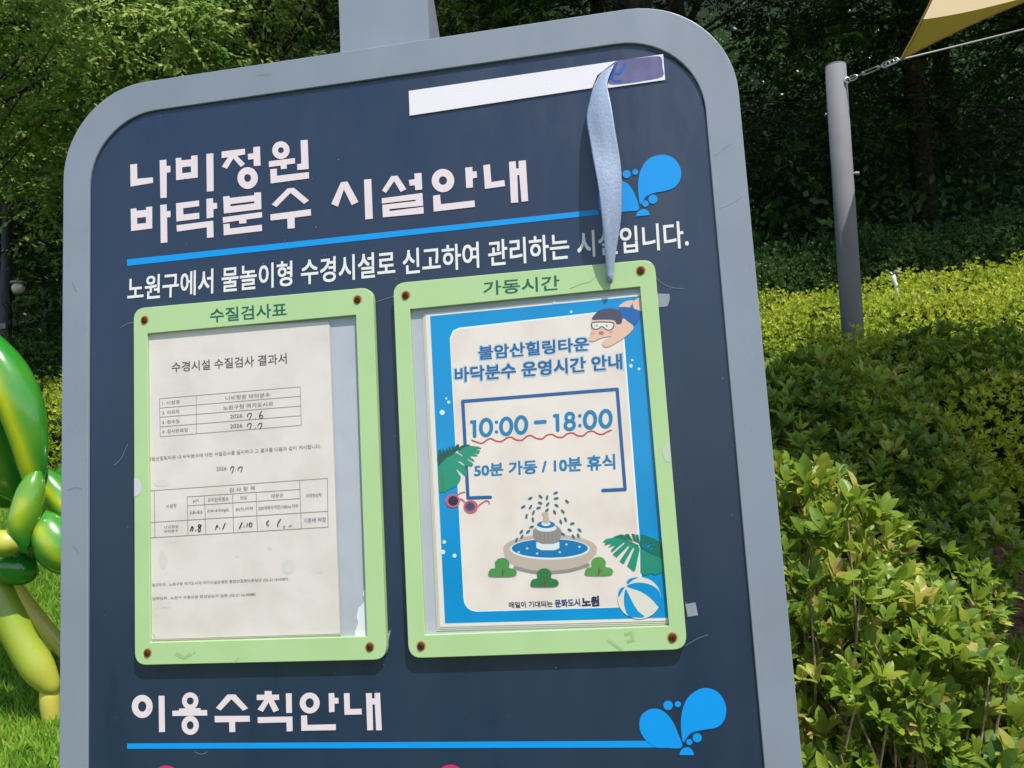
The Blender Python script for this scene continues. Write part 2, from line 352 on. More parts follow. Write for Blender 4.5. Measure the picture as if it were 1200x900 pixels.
# blue rules and splash emblems
a = Art(.0003); a.flat([(149,304),(700,245.5),(702,251.5),(149,311.5)], BLUE); a.build('upper_rule', board)
a = Art(.0003); a.flat([(149,871.2),(770,868),(770,876),(149,877.5)], BLUE); a.build('lower_rule', board)
Z5 = Z(690, 160, .2); a = Art(.0005)
a.flat(smooth(mp(Z5, [(303,398),(292,345),(289,270),(307,190),(350,132),(420,107),(490,122),(535,180),(538,245),(505,295),(450,318),(385,330),(335,352)]), 4), BLUE)
a.flat(smooth([(701,230),(705,220),(714,213),(724,211),(734,214),(741,222),(746,233),(748.5,245.5),(735,247.5),(706,250)], 4), BLUE)
for cx, cy, r in ((222,220,24),(272,208,17),(376,367,27),(332,393,19)): a.disc(cx, cy, r, r, BLUE, Z5)
a.flat(mp(Z5, [(276,468),(283,445),(300,430),(318,424),(338,428),(352,441),(357,460)]), BLUE); a.build('splash_emblem', board)
Z6 = Z(500, 740, .38333); a = Art(.0005)
a.flat(smooth(mp(Z6, [(650,280),(660,252),(690,236),(722,243),(750,272),(770,315),(780,354),(735,356),(700,354),(672,334),(655,310)]), 4), BLUE)
a.flat(smooth(mp(Z6, [(784,338),(777,290),(782,240),(802,198),(845,173),(890,185),(914,225),(912,265),(890,292),(850,300),(812,309),(795,325)]), 4), BLUE)
for cx, cy, r in ((738,226,14.5),(768,222,9.5),(827,325,14),(803,338,9.5)): a.disc(cx, cy, r, r, BLUE, Z6)
a.disc(795, 378, 22, 24, BLUE, Z6, a0=180, a1=360); a.build('splash_emblem', board)
a = Art(.0005); a.disc(195, 914, 17, 17, ink('#d8346a')); a.build('rule_bullet', board); a = Art(.0005); a.disc(528, 914, 18, 18, ink('#d8346a')); a.build('rule_bullet', board)
# scuffs on the panel: hair-thin pale scratches and specks
a = Art(.0005); sc = ink('#8792a2', .7)
for pts in ([(437,355),(452,350),(462,347)], [(141,384),(150,379),(157,378)], [(134,545),(142,537),(150,520)], [(767,322),(775,331),(788,337),(802,338)], [(803,757),(818,748),(830,744)], [(452,745),(457,738)], [(228,881),(236,884),(243,881)]):
    a.stroke(smooth_open(pts), .5, sc, cap=False)
for _ in range(110): x = random.uniform(120, 880); y = random.uniform(90, 880); a.disc(x, y, random.uniform(.3, .8), random.uniform(.3, .8), sc, n=6)
a.build('scratch_mark', board)['kind'] = 'stuff'
a = Art(.0030)
for pts, c_ in (([(838,181),(848,173),(858,167)], '#b9c4ce'), ([(843,243),(858,237),(870,228)], '#b9c4ce'), ([(80,574),(88,571),(97,573)], '#77818c'), ([(86,640),(92,648)], '#77818c'), ([(300,88),(318,86)], '#8a939c'), ([(898,420),(903,432)], '#7c8790'), ([(905,560),(917,566)], '#b9c4ce'), ([(84,330),(90,342)], '#7c8790')):
    a.stroke(smooth_open(pts), .4, ink(c_, .65), cap=False)
for _ in range(40): u_ = random.random(); a.disc(78 + 24 * random.random() if u_ < .5 else 870 + 60 * 0 + 20 * random.random(), random.uniform(220, 560), .5, .5, ink('#78838e', .7), n=6)
a.build('frame_scratch', board)['kind'] = 'stuff'
# jagged dark line where the frame meets the panel
a = Art(.0002)
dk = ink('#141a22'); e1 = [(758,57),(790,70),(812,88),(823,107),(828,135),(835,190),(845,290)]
a.stroke(e1, [.6, 1.4, 2.2, 2.8, 2.4, 1.6, .5], dk, cap=False); a.build('dark_seam', board)

# ------------------------------------------------------------------ green display frames, screws
CLEAR = bpy.data.materials.new('clear_acrylic'); CLEAR.use_nodes = True
_N = CLEAR.node_tree.nodes; _L = CLEAR.node_tree.links; _N.remove(_N['Principled BSDF'])
_t = _N.new('ShaderNodeBsdfTransparent'); _t.inputs[0].default_value = (.97, .98, .97, 1); _g = _N.new('ShaderNodeBsdfGlossy'); _g.inputs['Roughness'].default_value = .12
_m = _N.new('ShaderNodeMixShader'); _m.inputs[0].default_value = .03
_L.new(_t.outputs[0], _m.inputs[1]); _L.new(_g.outputs[0], _m.inputs[2]); _L.new(_m.outputs[0], _N['Material Output'].inputs[0])
TAPE = bpy.data.materials.new('clear_tape'); TAPE.use_nodes = True
_N = TAPE.node_tree.nodes; _L = TAPE.node_tree.links; _b = _N['Principled BSDF']; _b.inputs['Base Color'].default_value = (.6, .64, .7, 1); _b.inputs['Roughness'].default_value = .25
_t = _N.new('ShaderNodeBsdfTransparent'); _m = _N.new('ShaderNodeMixShader'); _m.inputs[0].default_value = .24
_L.new(_t.outputs[0], _m.inputs[1]); _L.new(_b.outputs[0], _m.inputs[2]); _L.new(_m.outputs[0], _N['Material Output'].inputs[0])
DF = .0075                                   # front face of the green frames
def quadround(q, r, n=6):
    """rounded loop inside the quad TL,TR,BR,BL given on the board (x,z)"""
    q = [np.array(p, float) for p in q]; o = []
    for i in range(4):
        p = q[i]; a = q[i - 1] - p; b = q[(i + 1) % 4] - p; a /= np.linalg.norm(a); b /= np.linalg.norm(b)
        for k in range(n + 1):
            t = k / n; s0 = p + a * r; s1 = p + b * r; o.append(tuple((1 - t) ** 2 * s0 + 2 * t * (1 - t) * p + t * t * s1))
    return o
def xz(p, d): w = P(p[0], p[1], d); return (w[0], w[2])
def display(label, outer, inner, screws):
    mb = MB(); o = quadround([xz(p, DF) for p in outer], .0125); i = quadround([xz(p, DF) for p in inner], .0008)
    ringplate(mb, o[::-1], i[::-1], -DF, -.0028, LIME); fr = mb.build('display_frame', board, bevel=.0005); tag(fr, label)
    mb = MB(); plate(mb, quadround([xz(p, DF) for p in outer], .0125)[::-1], -.0026, -.0003, LIMED); mb.build('spacer', fr)
    for x, y in screws:
        mb = MB(); c = P(x, y, DF); n = 14
        rr = [(.0046, -.0001, RUSTS), (.0034, -.0006, RUST)]
        for r, dy, m in rr: mb.poly([(c[0] + r * math.cos(k * 6.2832 / n), -DF + dy * 1.0 - .0001, c[2] + r * math.sin(k * 6.2832 / n)) for k in range(n)], m)
        mb.tube([(c[0], -DF - .0007, c[2]), (c[0], -DF - .0014, c[2]), (c[0], -DF - .0017, c[2])], [.0031, .0029, .0018], RUST, n=10)
        for s_ in (0, 1):
            e = .0016; w_ = .0003; q = [(-e, -w_), (e, -w_), (e, w_), (-e, w_)]
            if s_: q = [(b, a_) for a_, b in q]
            mb.poly([(c[0] + u, -DF - .00178, c[2] + v) for u, v in q], ink('#120b08'))
        mb.build('screw', fr)
    return fr
LO = [(156.5,361.5),(436.5,336.5),(453,773),(158,779.5)]; LI = [(172.5,391),(417,369),(430,745.8),(176,753)]
RO = [(460.5,332),(767,303.5),(805.5,761),(479,771.5)]; RI = [(480.2,362.5),(750,336),(784,733.5),(497.8,744.3)]
fl = display('pale green frame headed in dark green above the typed report', LO, LI, [(169.5,375),(419,351),(173,765),(433.5,758)])
fr = display('pale green frame headed in dark green above the blue poster', RO, RI, [(475.5,346),(751,317),(493.5,757),(788,747)])
a = Art(DF + .0002); a.text('수질검사표', [(246,362),(335.5,354.5),(336,370.5),(246.5,378)], TEAL, bold=.012); a.build('heading_lettering', fl)
a = Art(DF + .0002); a.text('가동시간', [(566.5,330),(655,322.5),(655.5,339.5),(567,346)], TEAL, bold=.012); a.build('heading_lettering', fr)
# finger notches, scuffs and clear tape ends
a = Art(DF + .0002); a.disc(157.2, 571, 9, 11, ink('#d8dada'), a0=-90, a1=90); a.build('finger_notch', fl)
a = Art(DF + .0002); a.disc(785.6, 530, 9, 12, ink('#cfd8c4'), a0=94, a1=266); a.build('finger_notch', fr)
a = Art(DF + .0002)
for pts, w in (([(206,766),(216,771),(224,766)], 4), ([(226,766),(229,764)], 1), ([(274,777),(280,771)], 1), ([(180,742),(182,750)], 1)): a.stroke(pts, w, LIMED, cap=False)
a.build('scuff_mark', fl)['kind'] = 'stuff'
a = Art(DF + .0002)
for pts, w in (([(712,750),(722,757),(729,762)], 3), ([(732,744),(740,741),(742,750),(735,752)], 4), ([(668,338),(680,333),(692,330),(700,322)], .7)): a.stroke(pts, w, LIMED, cap=False)
a.build('scuff_mark', fr)['kind'] = 'stuff'
def tape(q, parent, d=.0011):
    mb = MB(); pts = [P(x, y, d) for x, y in q]; mb.poly(pts, TAPE)
    mb.poly([P(x, y, d - .0003) for x, y in q][::-1], TAPE); o = mb.build('clear_tape', parent); return o
tape([(768,344),(784.5,344.5),(785,351),(782,359),(771,360)], fr); tape([(803,708),(815,706),(818,721),(806,723)], fr); tape([(447,770),(455,752),(458,738),(450,748)], fl)
# backing boards inside the frames
for f_, q in ((fl, LI), (fr, RI)):
    mb = MB(); c = np.mean(np.array(q), 0); qq = [tuple(c + (np.array(p) - c) * 1.02) for p in q]
    mb.poly([P(x, y, .0029) for x, y in qq], SHEET); mb.build('backing_board', f_)
mb = MB()                                    # torn white film at the lower right of the left frame
tw = ink('#eeeef2', .8)
pts = smooth([(428.5,690),(425.5,696),(427,703),(424,709),(420,713),(417.5,722),(419,731),(416,740),(417,746),(430,745.5),(429.2,715)], 3)
mb.poly([P(x + random.uniform(-.6, .6) * (x < 428), y, .0034) for x, y in pts], tw); mb.build('torn_film', fl)

# ------------------------------------------------------------------ LEFT: typed report
def thing_on_board(name, x, y, d, label, cat): return empty(name, P(x, y, d), label, cat)
rep = thing_on_board('printed_report', 285, 560, .0040, 'faded typed test report with a results table in the left green frame', 'notice sheet')
dS = .0042
mb = MB(); q = [(163,387.5),(385.6,377),(398.5,742.5),(166,749.5)]
NX, NY = 12, 16; vs = []; fs = []
for j in range(NY + 1):
    for i in range(NX + 1):
        u = i / NX; v = j / NY; p = (np.array(q[0]) * (1 - u) + np.array(q[1]) * u) * (1 - v) + (np.array(q[3]) * (1 - u) + np.array(q[2]) * u) * v
        vs.append(P(p[0], p[1], dS))
for j in range(NY):
    for i in range(NX): k = j * (NX + 1) + i; fs.append((k, k + 1, k + NX + 2, k + NX + 1))
mb.faces(vs, fs, PAPER); mb.build('sheet', rep)
# lower sheets peeping out under the first one
for k, (dx, dy) in enumerate(((1.2, 1.6), (-1.5, 3.2))):
    mb = MB(); mb.poly([P(x + dx * (x > 200), y + dy * (y > 600), dS - .0003 * (k + 1)) for x, y in q], ink('#b9b39c' if k else '#cfc8bb', .75)); mb.build('under_sheet', rep)
K1 = ink('#3c4045'); K2 = ink('#6c7074'); K3 = ink('#97989a')
Z6a = Z(140, 320, .275); Z7a = Z(140, 550, .275)
a = Art(dS + .0002); a.text('수경시설 수질검사 결과서', mp(Z6a, [(223,381),(711,341),(713,386),(224,423)]), K1, bold=.004, res=3); a.build('report_title', rep)
a = Art(dS + .0002)
def lerp(p, q_, t): return (p[0] + (q_[0] - p[0]) * t, p[1] + (q_[1] - p[1]) * t)
lt = [535, 575, 614, 655, 697]; rt_ = [484, 524, 566, 607, 648]
for k in range(5): a.stroke(mp(Z6a, [(170 + k, lt[k]), (770 + k * 1.2, rt_[k])]), .55, K3, cap=False)
for A_, B_ in (((170,535),(174,697)), ((327,521),(328,685)), ((770,484),(775,648))): a.stroke(mp(Z6a, [A_, B_]), .55, K3, cap=False)
for s_, q_ in (('1. 시설명', [(182,546),(256,540),(256,556),(182,562)]), ('2. 의뢰자', [(182,587),(256,581),(256,597),(182,603)]), ('3. 접수일', [(182,628),(256,622),(256,638),(182,644)]), ('4. 검사완료일', [(182,668),(291,659),(291,675),(182,684)]),
               ('나비정원 바닥분수', [(452,523),(642,508),(642,527),(452,542)]), ('노원구청 여가도시과', [(442,565),(655,546),(655,565),(442,584)]), ('2026.', [(472,603),(528,598),(528,614),(472,619)]), ('2026.', [(472,645),(528,640),(528,656),(472,661)])):
    a.text(s_, mp(Z6a, q_), K2)
a.build('facility_table', rep)
a = Art(dS + .0003); H = ink('#24262c')
def hand(T, pts, w=.9): a.stroke(smooth_open(mp(T, pts)), w, H)
hand(Z9, [(695,210),(698,192),(720,184),(723,198),(709,230)]); a.disc(*Z9((755,222)), .5, .5, H)
hand(Z9, [(800,170),(786,192),(784,214),(798,222),(808,208),(796,198),(786,206)])
hand(Z9, [(694,282),(700,264),(720,260),(722,274),(712,300)]); hand(Z9, [(772,276),(782,260),(800,258),(800,274),(788,298)]); a.disc(*Z9((755,292)), .5, .5, H)
hand(Z9, [(570,602),(574,584),(592,580),(592,596),(580,626)]); hand(Z9, [(624,608),(630,588),(650,580),(656,592),(646,616)]); a.disc(*Z9((607,604)), .4, .4, H)
Z10 = Z(160, 560, .10833)
hand(Z10, [(584,570),(600,525),(612,548),(604,570)], 1.3); a.disc(*Z10((641,566)), .7, .7, H); hand(Z10, [(700,512),(676,505),(668,525),(690,540),(688,572),(670,574),(674,545),(700,515)], 1.2)
hand(Z10, [(855,555),(870,512),(880,530)], 1.1); a.disc(*Z10((902,545)), .6, .6, H); hand(Z10, [(960,488),(932,552)], 1.1)
hand(Z10, [(1140,485),(1112,545)], 1.1)
Z11 = Z(280, 555, .10833)
hand(Z11, [(35,530),(8,585)], 1.1); a.disc(*Z11((55,572)), .6, .6, H); hand(Z11, [(92,540),(86,570)], 1.0); hand(Z11, [(110,545),(124,530),(142,542),(136,568),(114,566),(110,545)], 1.0)
hand(Z11, [(324,506),(298,535),(322,562)], 1.0); hand(Z11, [(452,492),(420,540),(424,570)], 1.1); a.disc(*Z11((488,576)), .9, .9, H); hand(Z11, [(540,572),(572,556)], .7)
a.build('handwriting', rep)['kind'] = 'stuff'
a = Art(dS + .0002)
a.text('불암산힐링타운 내 바닥분수에 대한 수질검사를 실시하고 그 결과를 다음과 같이 게시합니다.', mp(Z6a, [(120,785),(858,728),(859,746),(120,802)]), K2)
a.text('2026.', mp(Z6a, [(413,827),(460,823),(460,839),(413,843)]), K2); a.build('report_statement', rep)
a = Art(dS + .0002)
for A_, B_ in (((118,92),(886,38)), ((287,117),(768,85)), ((290,155),(768,124)), ((118,227),(888,178)), ((118,292),(888,246)), ((148,90),(151,290)), ((288,115),(292,280)), ((362,112),(368,276)), ((482,104),(486,268)), ((582,97),(588,262)), ((768,47),(775,252)), ((886,38),(889,246))):
    a.stroke(mp(Z7a, [A_, B_]), .6, K3, cap=False)
a.text('검 사 항 목', mp(Z7a, [(468,80),(578,70),(578,88),(468,98)]), K2); a.text('시설명', mp(Z7a, [(198,149),(242,146),(242,162),(198,165)]), K2)
a.text('pH', mp(Z7a, [(314,128),(336,126),(336,141),(314,144)]), K2); a.text('유리잔류염소', mp(Z7a, [(376,122),(465,116),(465,133),(376,139)]), K2)
a.text('탁도', mp(Z7a, [(516,114),(545,112),(545,128),(516,130)]), K2); a.text('대장균', mp(Z7a, [(648,105),(697,101),(697,118),(648,122)]), K2)
a.text('이화학성적', mp(Z7a, [(795,104),(860,100),(860,117),(795,121)]), K2)
a.text('5.8~8.6', mp(Z7a, [(300,177),(353,173),(353,187),(300,191)]), K2); a.text('0.4~4.0mg/L', mp(Z7a, [(375,171),(468,164),(468,180),(375,187)]), K2)
a.text('4NTU이하', mp(Z7a, [(494,163),(570,157),(570,173),(494,179)]), K2); a.text('200개체수미만/100mL이하', mp(Z7a, [(592,157),(762,146),(762,163),(592,174)]), K2)
a.text('나비정원', mp(Z7a, [(190,240),(251,236),(251,249),(190,253)]), K2); a.text('바닥분수', mp(Z7a, [(190,257),(251,253),(251,267),(190,271)]), K2)
a.text('기준에 적합', mp(Z7a, [(785,209),(880,203),(880,222),(785,228)]), ink('#4a5a98')); a.build('results_table', rep)
a = Art(dS + .0002)
a.text('수질관리자 : 노원구청 여가도시과 여가시설운영팀 불암산힐링타운담당 (02-2116-0587)', mp(Z7a, [(124,487),(718,459),(718,476),(124,503)]), K2)
a.text('점검책임자 : 노원구 수경시설 점검담당자 일동 (02-2116-0588)', mp(Z7a, [(124,545),(580,525),(580,541),(124,561)]), K2); a.build('contact_lines', rep)
a = Art(dS + .0001); BL_ = ink('#dad4cd', .84)      # damp blots in the paper
for x, y, rx, ry in ((716,418,32,30),(856,428,17,18),(185,385,20,40),(230,300,20,14),(180,60,30,18),(200,575,26,16),(640,335,10,8),(500,370,8,6)):
    a.flat(smooth(mp(Z7a, [(x + rx * math.cos(t) * random.uniform(.8, 1.1), y + ry * math.sin(t) * random.uniform(.8, 1.1)) for t in np.linspace(0, 6.28, 8, endpoint=False)]), 3), BL_)
a.build('damp_stain', rep)['kind'] = 'stuff'
def cover(q, parent):
    mb = MB(); c = np.mean(np.array(q), 0); qq = [tuple(c + (np.array(p) - c) * 1.015) for p in q]
    mb.poly([P(x, y, .0066) for x, y in qq], CLEAR); mb.build('clear_cover', parent)

# ------------------------------------------------------------------ RIGHT: blue poster
pos_ = thing_on_board('opening_hours_poster', 640, 550, .0040, 'blue bordered fountain timetable poster with cartoon swimmer in the right green frame', 'poster')
dP = .0042; CRM = mat('cream_print', lin('#eaddd6', .86), .75, 0, .25, noise=(25, lin('#e2d0c8', .82), .4, .8)); PB = mat('poster_blue', lin('#029ce0', .74), .6, 0, .15, noise=(18, lin('#0692d4', .72), .4, .75)); EDG = ink('#e8e2da', .82)
for k, (dx, dy) in enumerate(((-1.6, 2.2), (-3.4, 4.4))):
    mb = MB(); mb.poly([P(x + dx * (x < 560), y + dy * (y > 600), dP - .0004 * (k + 1)) for x, y in [(498.5,368),(764,342),(796,727),(515.5,735)]], ink('#d8cfbe' if k else '#e0d8cc', .78)); mb.build('under_sheet', pos_)
mb = MB(); mb.poly([P(x, y, dP) for x, y in [(498.5,368),(764,342),(796,727),(515.5,735)]], EDG); mb.build('sheet', pos_)
a = Art(dP + 0.000080); a.flat([(504,370.5),(764,345.5),(796,723.5),(521.5,730.5)], PB); a.build('blue_border', pos_)
# rounded cream field with a white rim
ZD = Z(450, 290, .30833); ZE = Z(450, 530, .30833)
field = [ZD((250,345)), ZD((262,316)), ZD((285,305)), ZD((905,235)), ZE((970,300)), ZE((985,587)), ZE((352,606)), ZE((332,602)), ZE((316,591)), ZE((306,575)), ZE((302,555))]
a = Art(dP + 0.000110); a.flat([(x + .0, y) for x, y in field], ink('#e9f2f6', .85))
c = np.mean(np.array(field), 0); a.flat([tuple(c + (np.array(p) - c) * np.array([.988, .992])) for p in field], CRM); a.build('cream_field', pos_)
TB = ink('#2b6aa6', .7); HALO = ink('#a9cfe6', .8); CY = ink('#1a86c2', .7); DB = ink('#2467a8', .68)
a = Art(dP + 0.000170)
a.text('불암산힐링타운', mp(ZD, [(357,373),(779,337),(781,394),(358,430)]), HALO, bold=.045, res=3); a.text('불암산힐링타운', mp(ZD, [(360,376),(776,340),(778,391),(361,427)]), TB, bold=.026, res=3)
a.text('바닥분수 운영시간 안내', mp(ZD, [(267,455),(905,402),(908,463),(268,515)]), HALO, bold=.045, res=3); a.text('바닥분수 운영시간 안내', mp(ZD, [(270,458),(902,405),(905,460),(271,512)]), TB, bold=.026, res=3)
a.build('poster_title', pos_)
ZF = Z(525, 440, .1875)
a = Art(dP + 0.000170)
fr1 = [(265,762),(125,766),(118,640),(92,162),(1057,86),(1107,712),(968,719)]
a.stroke(mp(ZF, [(265,760),(124,767)]), 4.6, HALO); a.stroke(mp(ZF, [(968,719),(1106,712)]), 4.6, HALO)
for p_, q_ in zip(fr1[:-1], fr1[1:]): a.stroke(mp(ZF, [p_, q_]), 4.0, DB)
a.build('bracket_frame', pos_)
a = Art(dP + 0.000230)
def digit(ch, cx, cy, w, h, sw):
    T = lambda u, v: ZF((cx + u * w / 2 + (-v) * 0 + 0, cy + v * h / 2 - u * w / 2 * .07))
    if ch == '0': pts = [T(.72 * math.cos(t), .82 * math.sin(t)) for t in np.linspace(0, 6.2832, 24)]; a.stroke(pts, sw, CY, cap=False)
    if ch == '1': a.stroke([T(-.5, -.66), T(.05, -.82), T(.12, .82)], sw, CY)
    if ch == '8':
        a.stroke([T(.56 * math.cos(t), -.42 + .40 * math.sin(t)) for t in np.linspace(0, 6.2832, 20)], sw * .92, CY, cap=False); a.stroke([T(.68 * math.cos(t), .40 + .43 * math.sin(t)) for t in np.linspace(0, 6.2832, 22)], sw * .92, CY, cap=False)
    if ch == ':': a.disc(*T(0, -.5), 2, 2, CY); a.disc(*T(0, .5), 2, 2, CY)
    if ch == '-': a.stroke([T(-.8, 0), T(.8, 0)], sw, CY)
for ch, cx, cy, w in (('1',163,330,60),('0',238,325,92),(':',303,322,20),('0',364,318,92),('0',457,309,92),('-',577,291,72),('1',682,291,60),('8',761,286,84),(':',824,282,20),('0',888,277,92),('0',985,270,92)):
    digit(ch, cx, cy, w, 122, 4.4)
a.build('hours_lettering', pos_)
a = Art(dP + 0.000230); RED = ink('#cf4a4a', .75)
w_ = [(150,405),(175,415),(212,424),(245,402),(268,395),(300,410),(335,412),(365,392),(395,386),(425,402),(462,405),(490,382),(520,376),(550,392),(590,396),(615,375),(650,368),(680,384),(715,386),(745,365),(780,360),(810,376),(845,377),(870,355),(905,348),(935,364),(965,368),(990,355),(1020,342)]
a.stroke(smooth_open(mp(ZF, w_)), 1.9, RED); a.build('wavy_underline', pos_)
a = Art(dP + 0.000230); a.text('50분 가동 / 10분 휴식', mp(ZF, [(164,556),(1040,492),(1044,584),(166,634)]), CY, bold=.03, res=3); a.build('cycle_lettering', pos_)
# monstera leaves
G1 = ink('#1fa383', .66); G2 = ink('#0f7f68', .66); G3 = ink('#0b5f58', .66)
ZG = Z(500, 500, .116667); a = Art(dP + 0.000410)
a.flat(mp(ZG, [(105,330),(120,240),(140,225),(150,270),(165,215),(185,260),(200,205),(215,250),(228,190),(245,235),(262,185),(280,215),(300,178),(325,176),(330,215),(300,245),(120,395)]), G3)
a.flat(mp(ZG, [(325,215),(345,190),(405,178),(440,183),(330,245),(310,240)]), G3)
a.flat(mp(ZG, [(118,400),(205,310),(300,262),(365,302),(362,285),(310,250),(380,205),(440,192),(510,198),(548,212),(545,222),(475,228),(540,240),(520,272),(440,258),(512,285),(505,298),(425,290),(480,340),(470,352),(412,318),(410,330),(470,375),(455,400),(400,395),(345,350),(290,335),(375,392),(400,440),(405,500),(385,495),(300,422),(295,430),(345,505),(335,545),(305,592),(210,640),(125,660)]), G1)
a.flat(mp(ZG, [(140,480),(160,420),(175,520),(195,660),(150,655)]), ink('#3a9f6a', .62)); a.build('palm_leaf', pos_)
ZH = Z(690, 600, .155556); a = Art(dP + 0.000410)
for q in ([(180,190),(240,168),(262,172),(292,212)], [(268,172),(298,162),(335,222),(292,206)], [(322,163),(345,166),(362,228),(338,216)], [(352,168),(374,172),(385,240),(364,226)], [(180,190),(255,195),(375,250),(375,262),(255,205)], [(395,170),(430,176),(450,215),(400,258),(380,245)], [(436,180),(466,192),(478,232),(452,240),(420,262),(450,215)], [(470,192),(498,204),(512,250),(480,262),(440,275),(478,232)], [(504,206),(560,240),(560,355),(450,292),(512,250)], [(376,245),(450,270),(560,345),(560,358),(400,272)]): a.flat(mp(ZH, q), G2)
a.flat(mp(ZH, [(105,225),(130,203),(200,190),(285,215),(375,262),(385,275),(350,440),(335,445),(290,405),(345,270),(335,262),(262,392),(232,370),(310,255),(300,250),(210,340),(180,318),(275,232),(265,225),(175,300),(165,290),(205,245),(145,268),(175,235),(115,250),(130,230)]), G1)
a.flat(mp(ZH, [(388,278),(565,358),(575,470),(540,455),(500,475),(470,460),(425,478),(390,455)]), ink('#2a9f86', .62)); a.build('palm_leaf', pos_)
# sunglasses
a = Art(dP + 0.000530); PK = ink('#e5607c', .72); LN = ink('#2a3048'); ZS = ZG
a.stroke(smooth_open(mp(ZS, [(310,688),(340,665),(385,655)])), 1.2, PK); a.stroke(smooth_open(mp(ZS, [(520,795),(560,762),(600,742),(622,752),(630,772)])), 1.3, PK); a.stroke(smooth_open(mp(ZS, [(320,735),(350,728),(380,755)])), 1.6, PK)
a.disc(262,745,72,68,PK,ZS); a.disc(442,803,72,66,PK,ZS); a.disc(266,745,50,50,LN,ZS); a.disc(436,803,50,48,ink('#5a5f7c'),ZS); a.disc(436,800,32,30,ink('#45496a'),ZS); a.build('sunglasses_picture', pos_)
# fountain
ZI = Z(560, 565, .15); a = Art(dP + 0.000290); TN = ink('#cbb9ac', .76); TD = ink('#a39a96', .7); WA = ink('#1583c6', .66); LT = ink('#dfe6e8', .82)
a.flat(mp(ZI, [(200,540),(215,600),(290,655),(300,690),(430,712),(560,715),(700,700),(860,655),(860,630),(925,560),(930,520)]), TN)
a.disc(565,520,366,112,TN,ZI,n=48); a.stroke(smooth_open(mp(ZI, [(290,668),(420,700),(560,705),(720,690),(862,648)])), 4, TD); a.disc(562,522,312,84,LT,ZI,n=48); a.disc(562,517,298,73,WA,ZI,n=48)
for x, y in ((318,547),(385,517),(463,558),(640,547),(692,487),(793,506)): a.disc(x, y, 11, 9, HALO, ZI, n=10)
a.flat(mp(ZI, [(455,470),(637,470),(637,515),(600,532),(500,532),(458,515)]), LT)
a.flat(mp(ZI, [(430,375),(470,345),(620,340),(652,375),(648,430),(630,468),(590,483),(500,484),(450,460),(432,430)]), TD)
for x in (460, 490, 520, 550, 580, 610): a.stroke(mp(ZI, [(x, 395), (x + 3, 470)]), .5, ink('#8a817e', .7), cap=False)
a.disc(536,360,80,28,LT,ZI); a.disc(533,332,70,28,WA,ZI); a.disc(532,325,35,18,LT,ZI)
a.flat(mp(ZI, [(500,245),(552,242),(550,270),(558,300),(548,325),(515,322),(508,290),(512,268)]), TN); a.disc(526,243,26,9,TN,ZI)
DR = ink('#2f7c9c', .66); a.step = 0
for x, y, an in ((410,125,-25),(490,112,40),(541,120,-75),(608,83,-20),(612,126,-8),(697,150,45),(487,162,25),(545,172,-50),(615,181,35),(355,192,-30),(412,193,-60),(475,200,-15),(540,218,-45),(600,233,60),(664,228,50),(435,236,-70),(380,266,-85),(430,292,75),(685,291,65),(648,308,70),(738,323,-15),(420,349,-20),(340,387,-50),(393,386,-35),(718,373,30),(795,374,40),(345,426,-60),(302,452,-70),(745,425,60),(785,417,65),(665,405,30)):
    ca, sa = math.cos(math.radians(an)), math.sin(math.radians(an)); L_ = 20; Wd = 9
    a.flat([ZI((x + L_ * math.cos(t) * ca - Wd * math.sin(t) * sa, y + L_ * math.cos(t) * sa + Wd * math.sin(t) * ca)) for t in np.linspace(0, 6.28, 10, endpoint=False)], DR)
a.build('fountain_picture', pos_)
def shrub(cx, cy, col):
    a = Art(dP + .00075); m = ink(col, .62)
    a.flat(smooth(mp(ZI, [(cx - 110, cy + 45), (cx - 95, cy + 5), (cx - 55, cy - 8), (cx - 58, cy - 50), (cx - 25, cy - 80), (cx + 25, cy - 80), (cx + 55, cy - 45), (cx + 52, cy - 8), (cx + 95, cy + 5), (cx + 112, cy + 35), (cx + 85, cy + 58), (cx, cy + 62), (cx - 85, cy + 60)]), 4), m)
    b_ = ink('#7a5040'); a.stroke(mp(ZI, [(cx, cy + 60), (cx + 2, cy + 2)]), 1.5, b_, cap=False); a.stroke(mp(ZI, [(cx + 1, cy + 38), (cx + 28, cy + 18)]), 1, b_, cap=False); a.build('shrub_picture', pos_)
shrub(192, 676, '#5aa95a'); shrub(520, 757, '#3d8a4f'); shrub(945, 668, '#6bb05c')
# beach ball
a = Art(dP + .00055); WB = ink('#e6ded4', .8)
a.disc(*ZH((380,648)), 25.5, 24.5, WB, n=40)
a.flat(smooth(mp(ZH, [(288,520),(320,498),(375,492),(330,515),(292,545)]), 3), PB); a.flat(smooth(mp(ZH, [(220,625),(235,580),(272,565),(250,600),(228,640)]), 3), PB)
a.flat(smooth(mp(ZH, [(285,562),(340,535),(420,535),(490,560),(535,605),(545,690),(530,720),(470,655),(390,600)]), 3), PB)
a.flat(smooth(mp(ZH, [(278,580),(300,620),(330,680),(370,745),(420,790),(350,795),(300,785),(270,720),(265,640)]), 3), PB); a.build('beach_ball_picture', pos_)
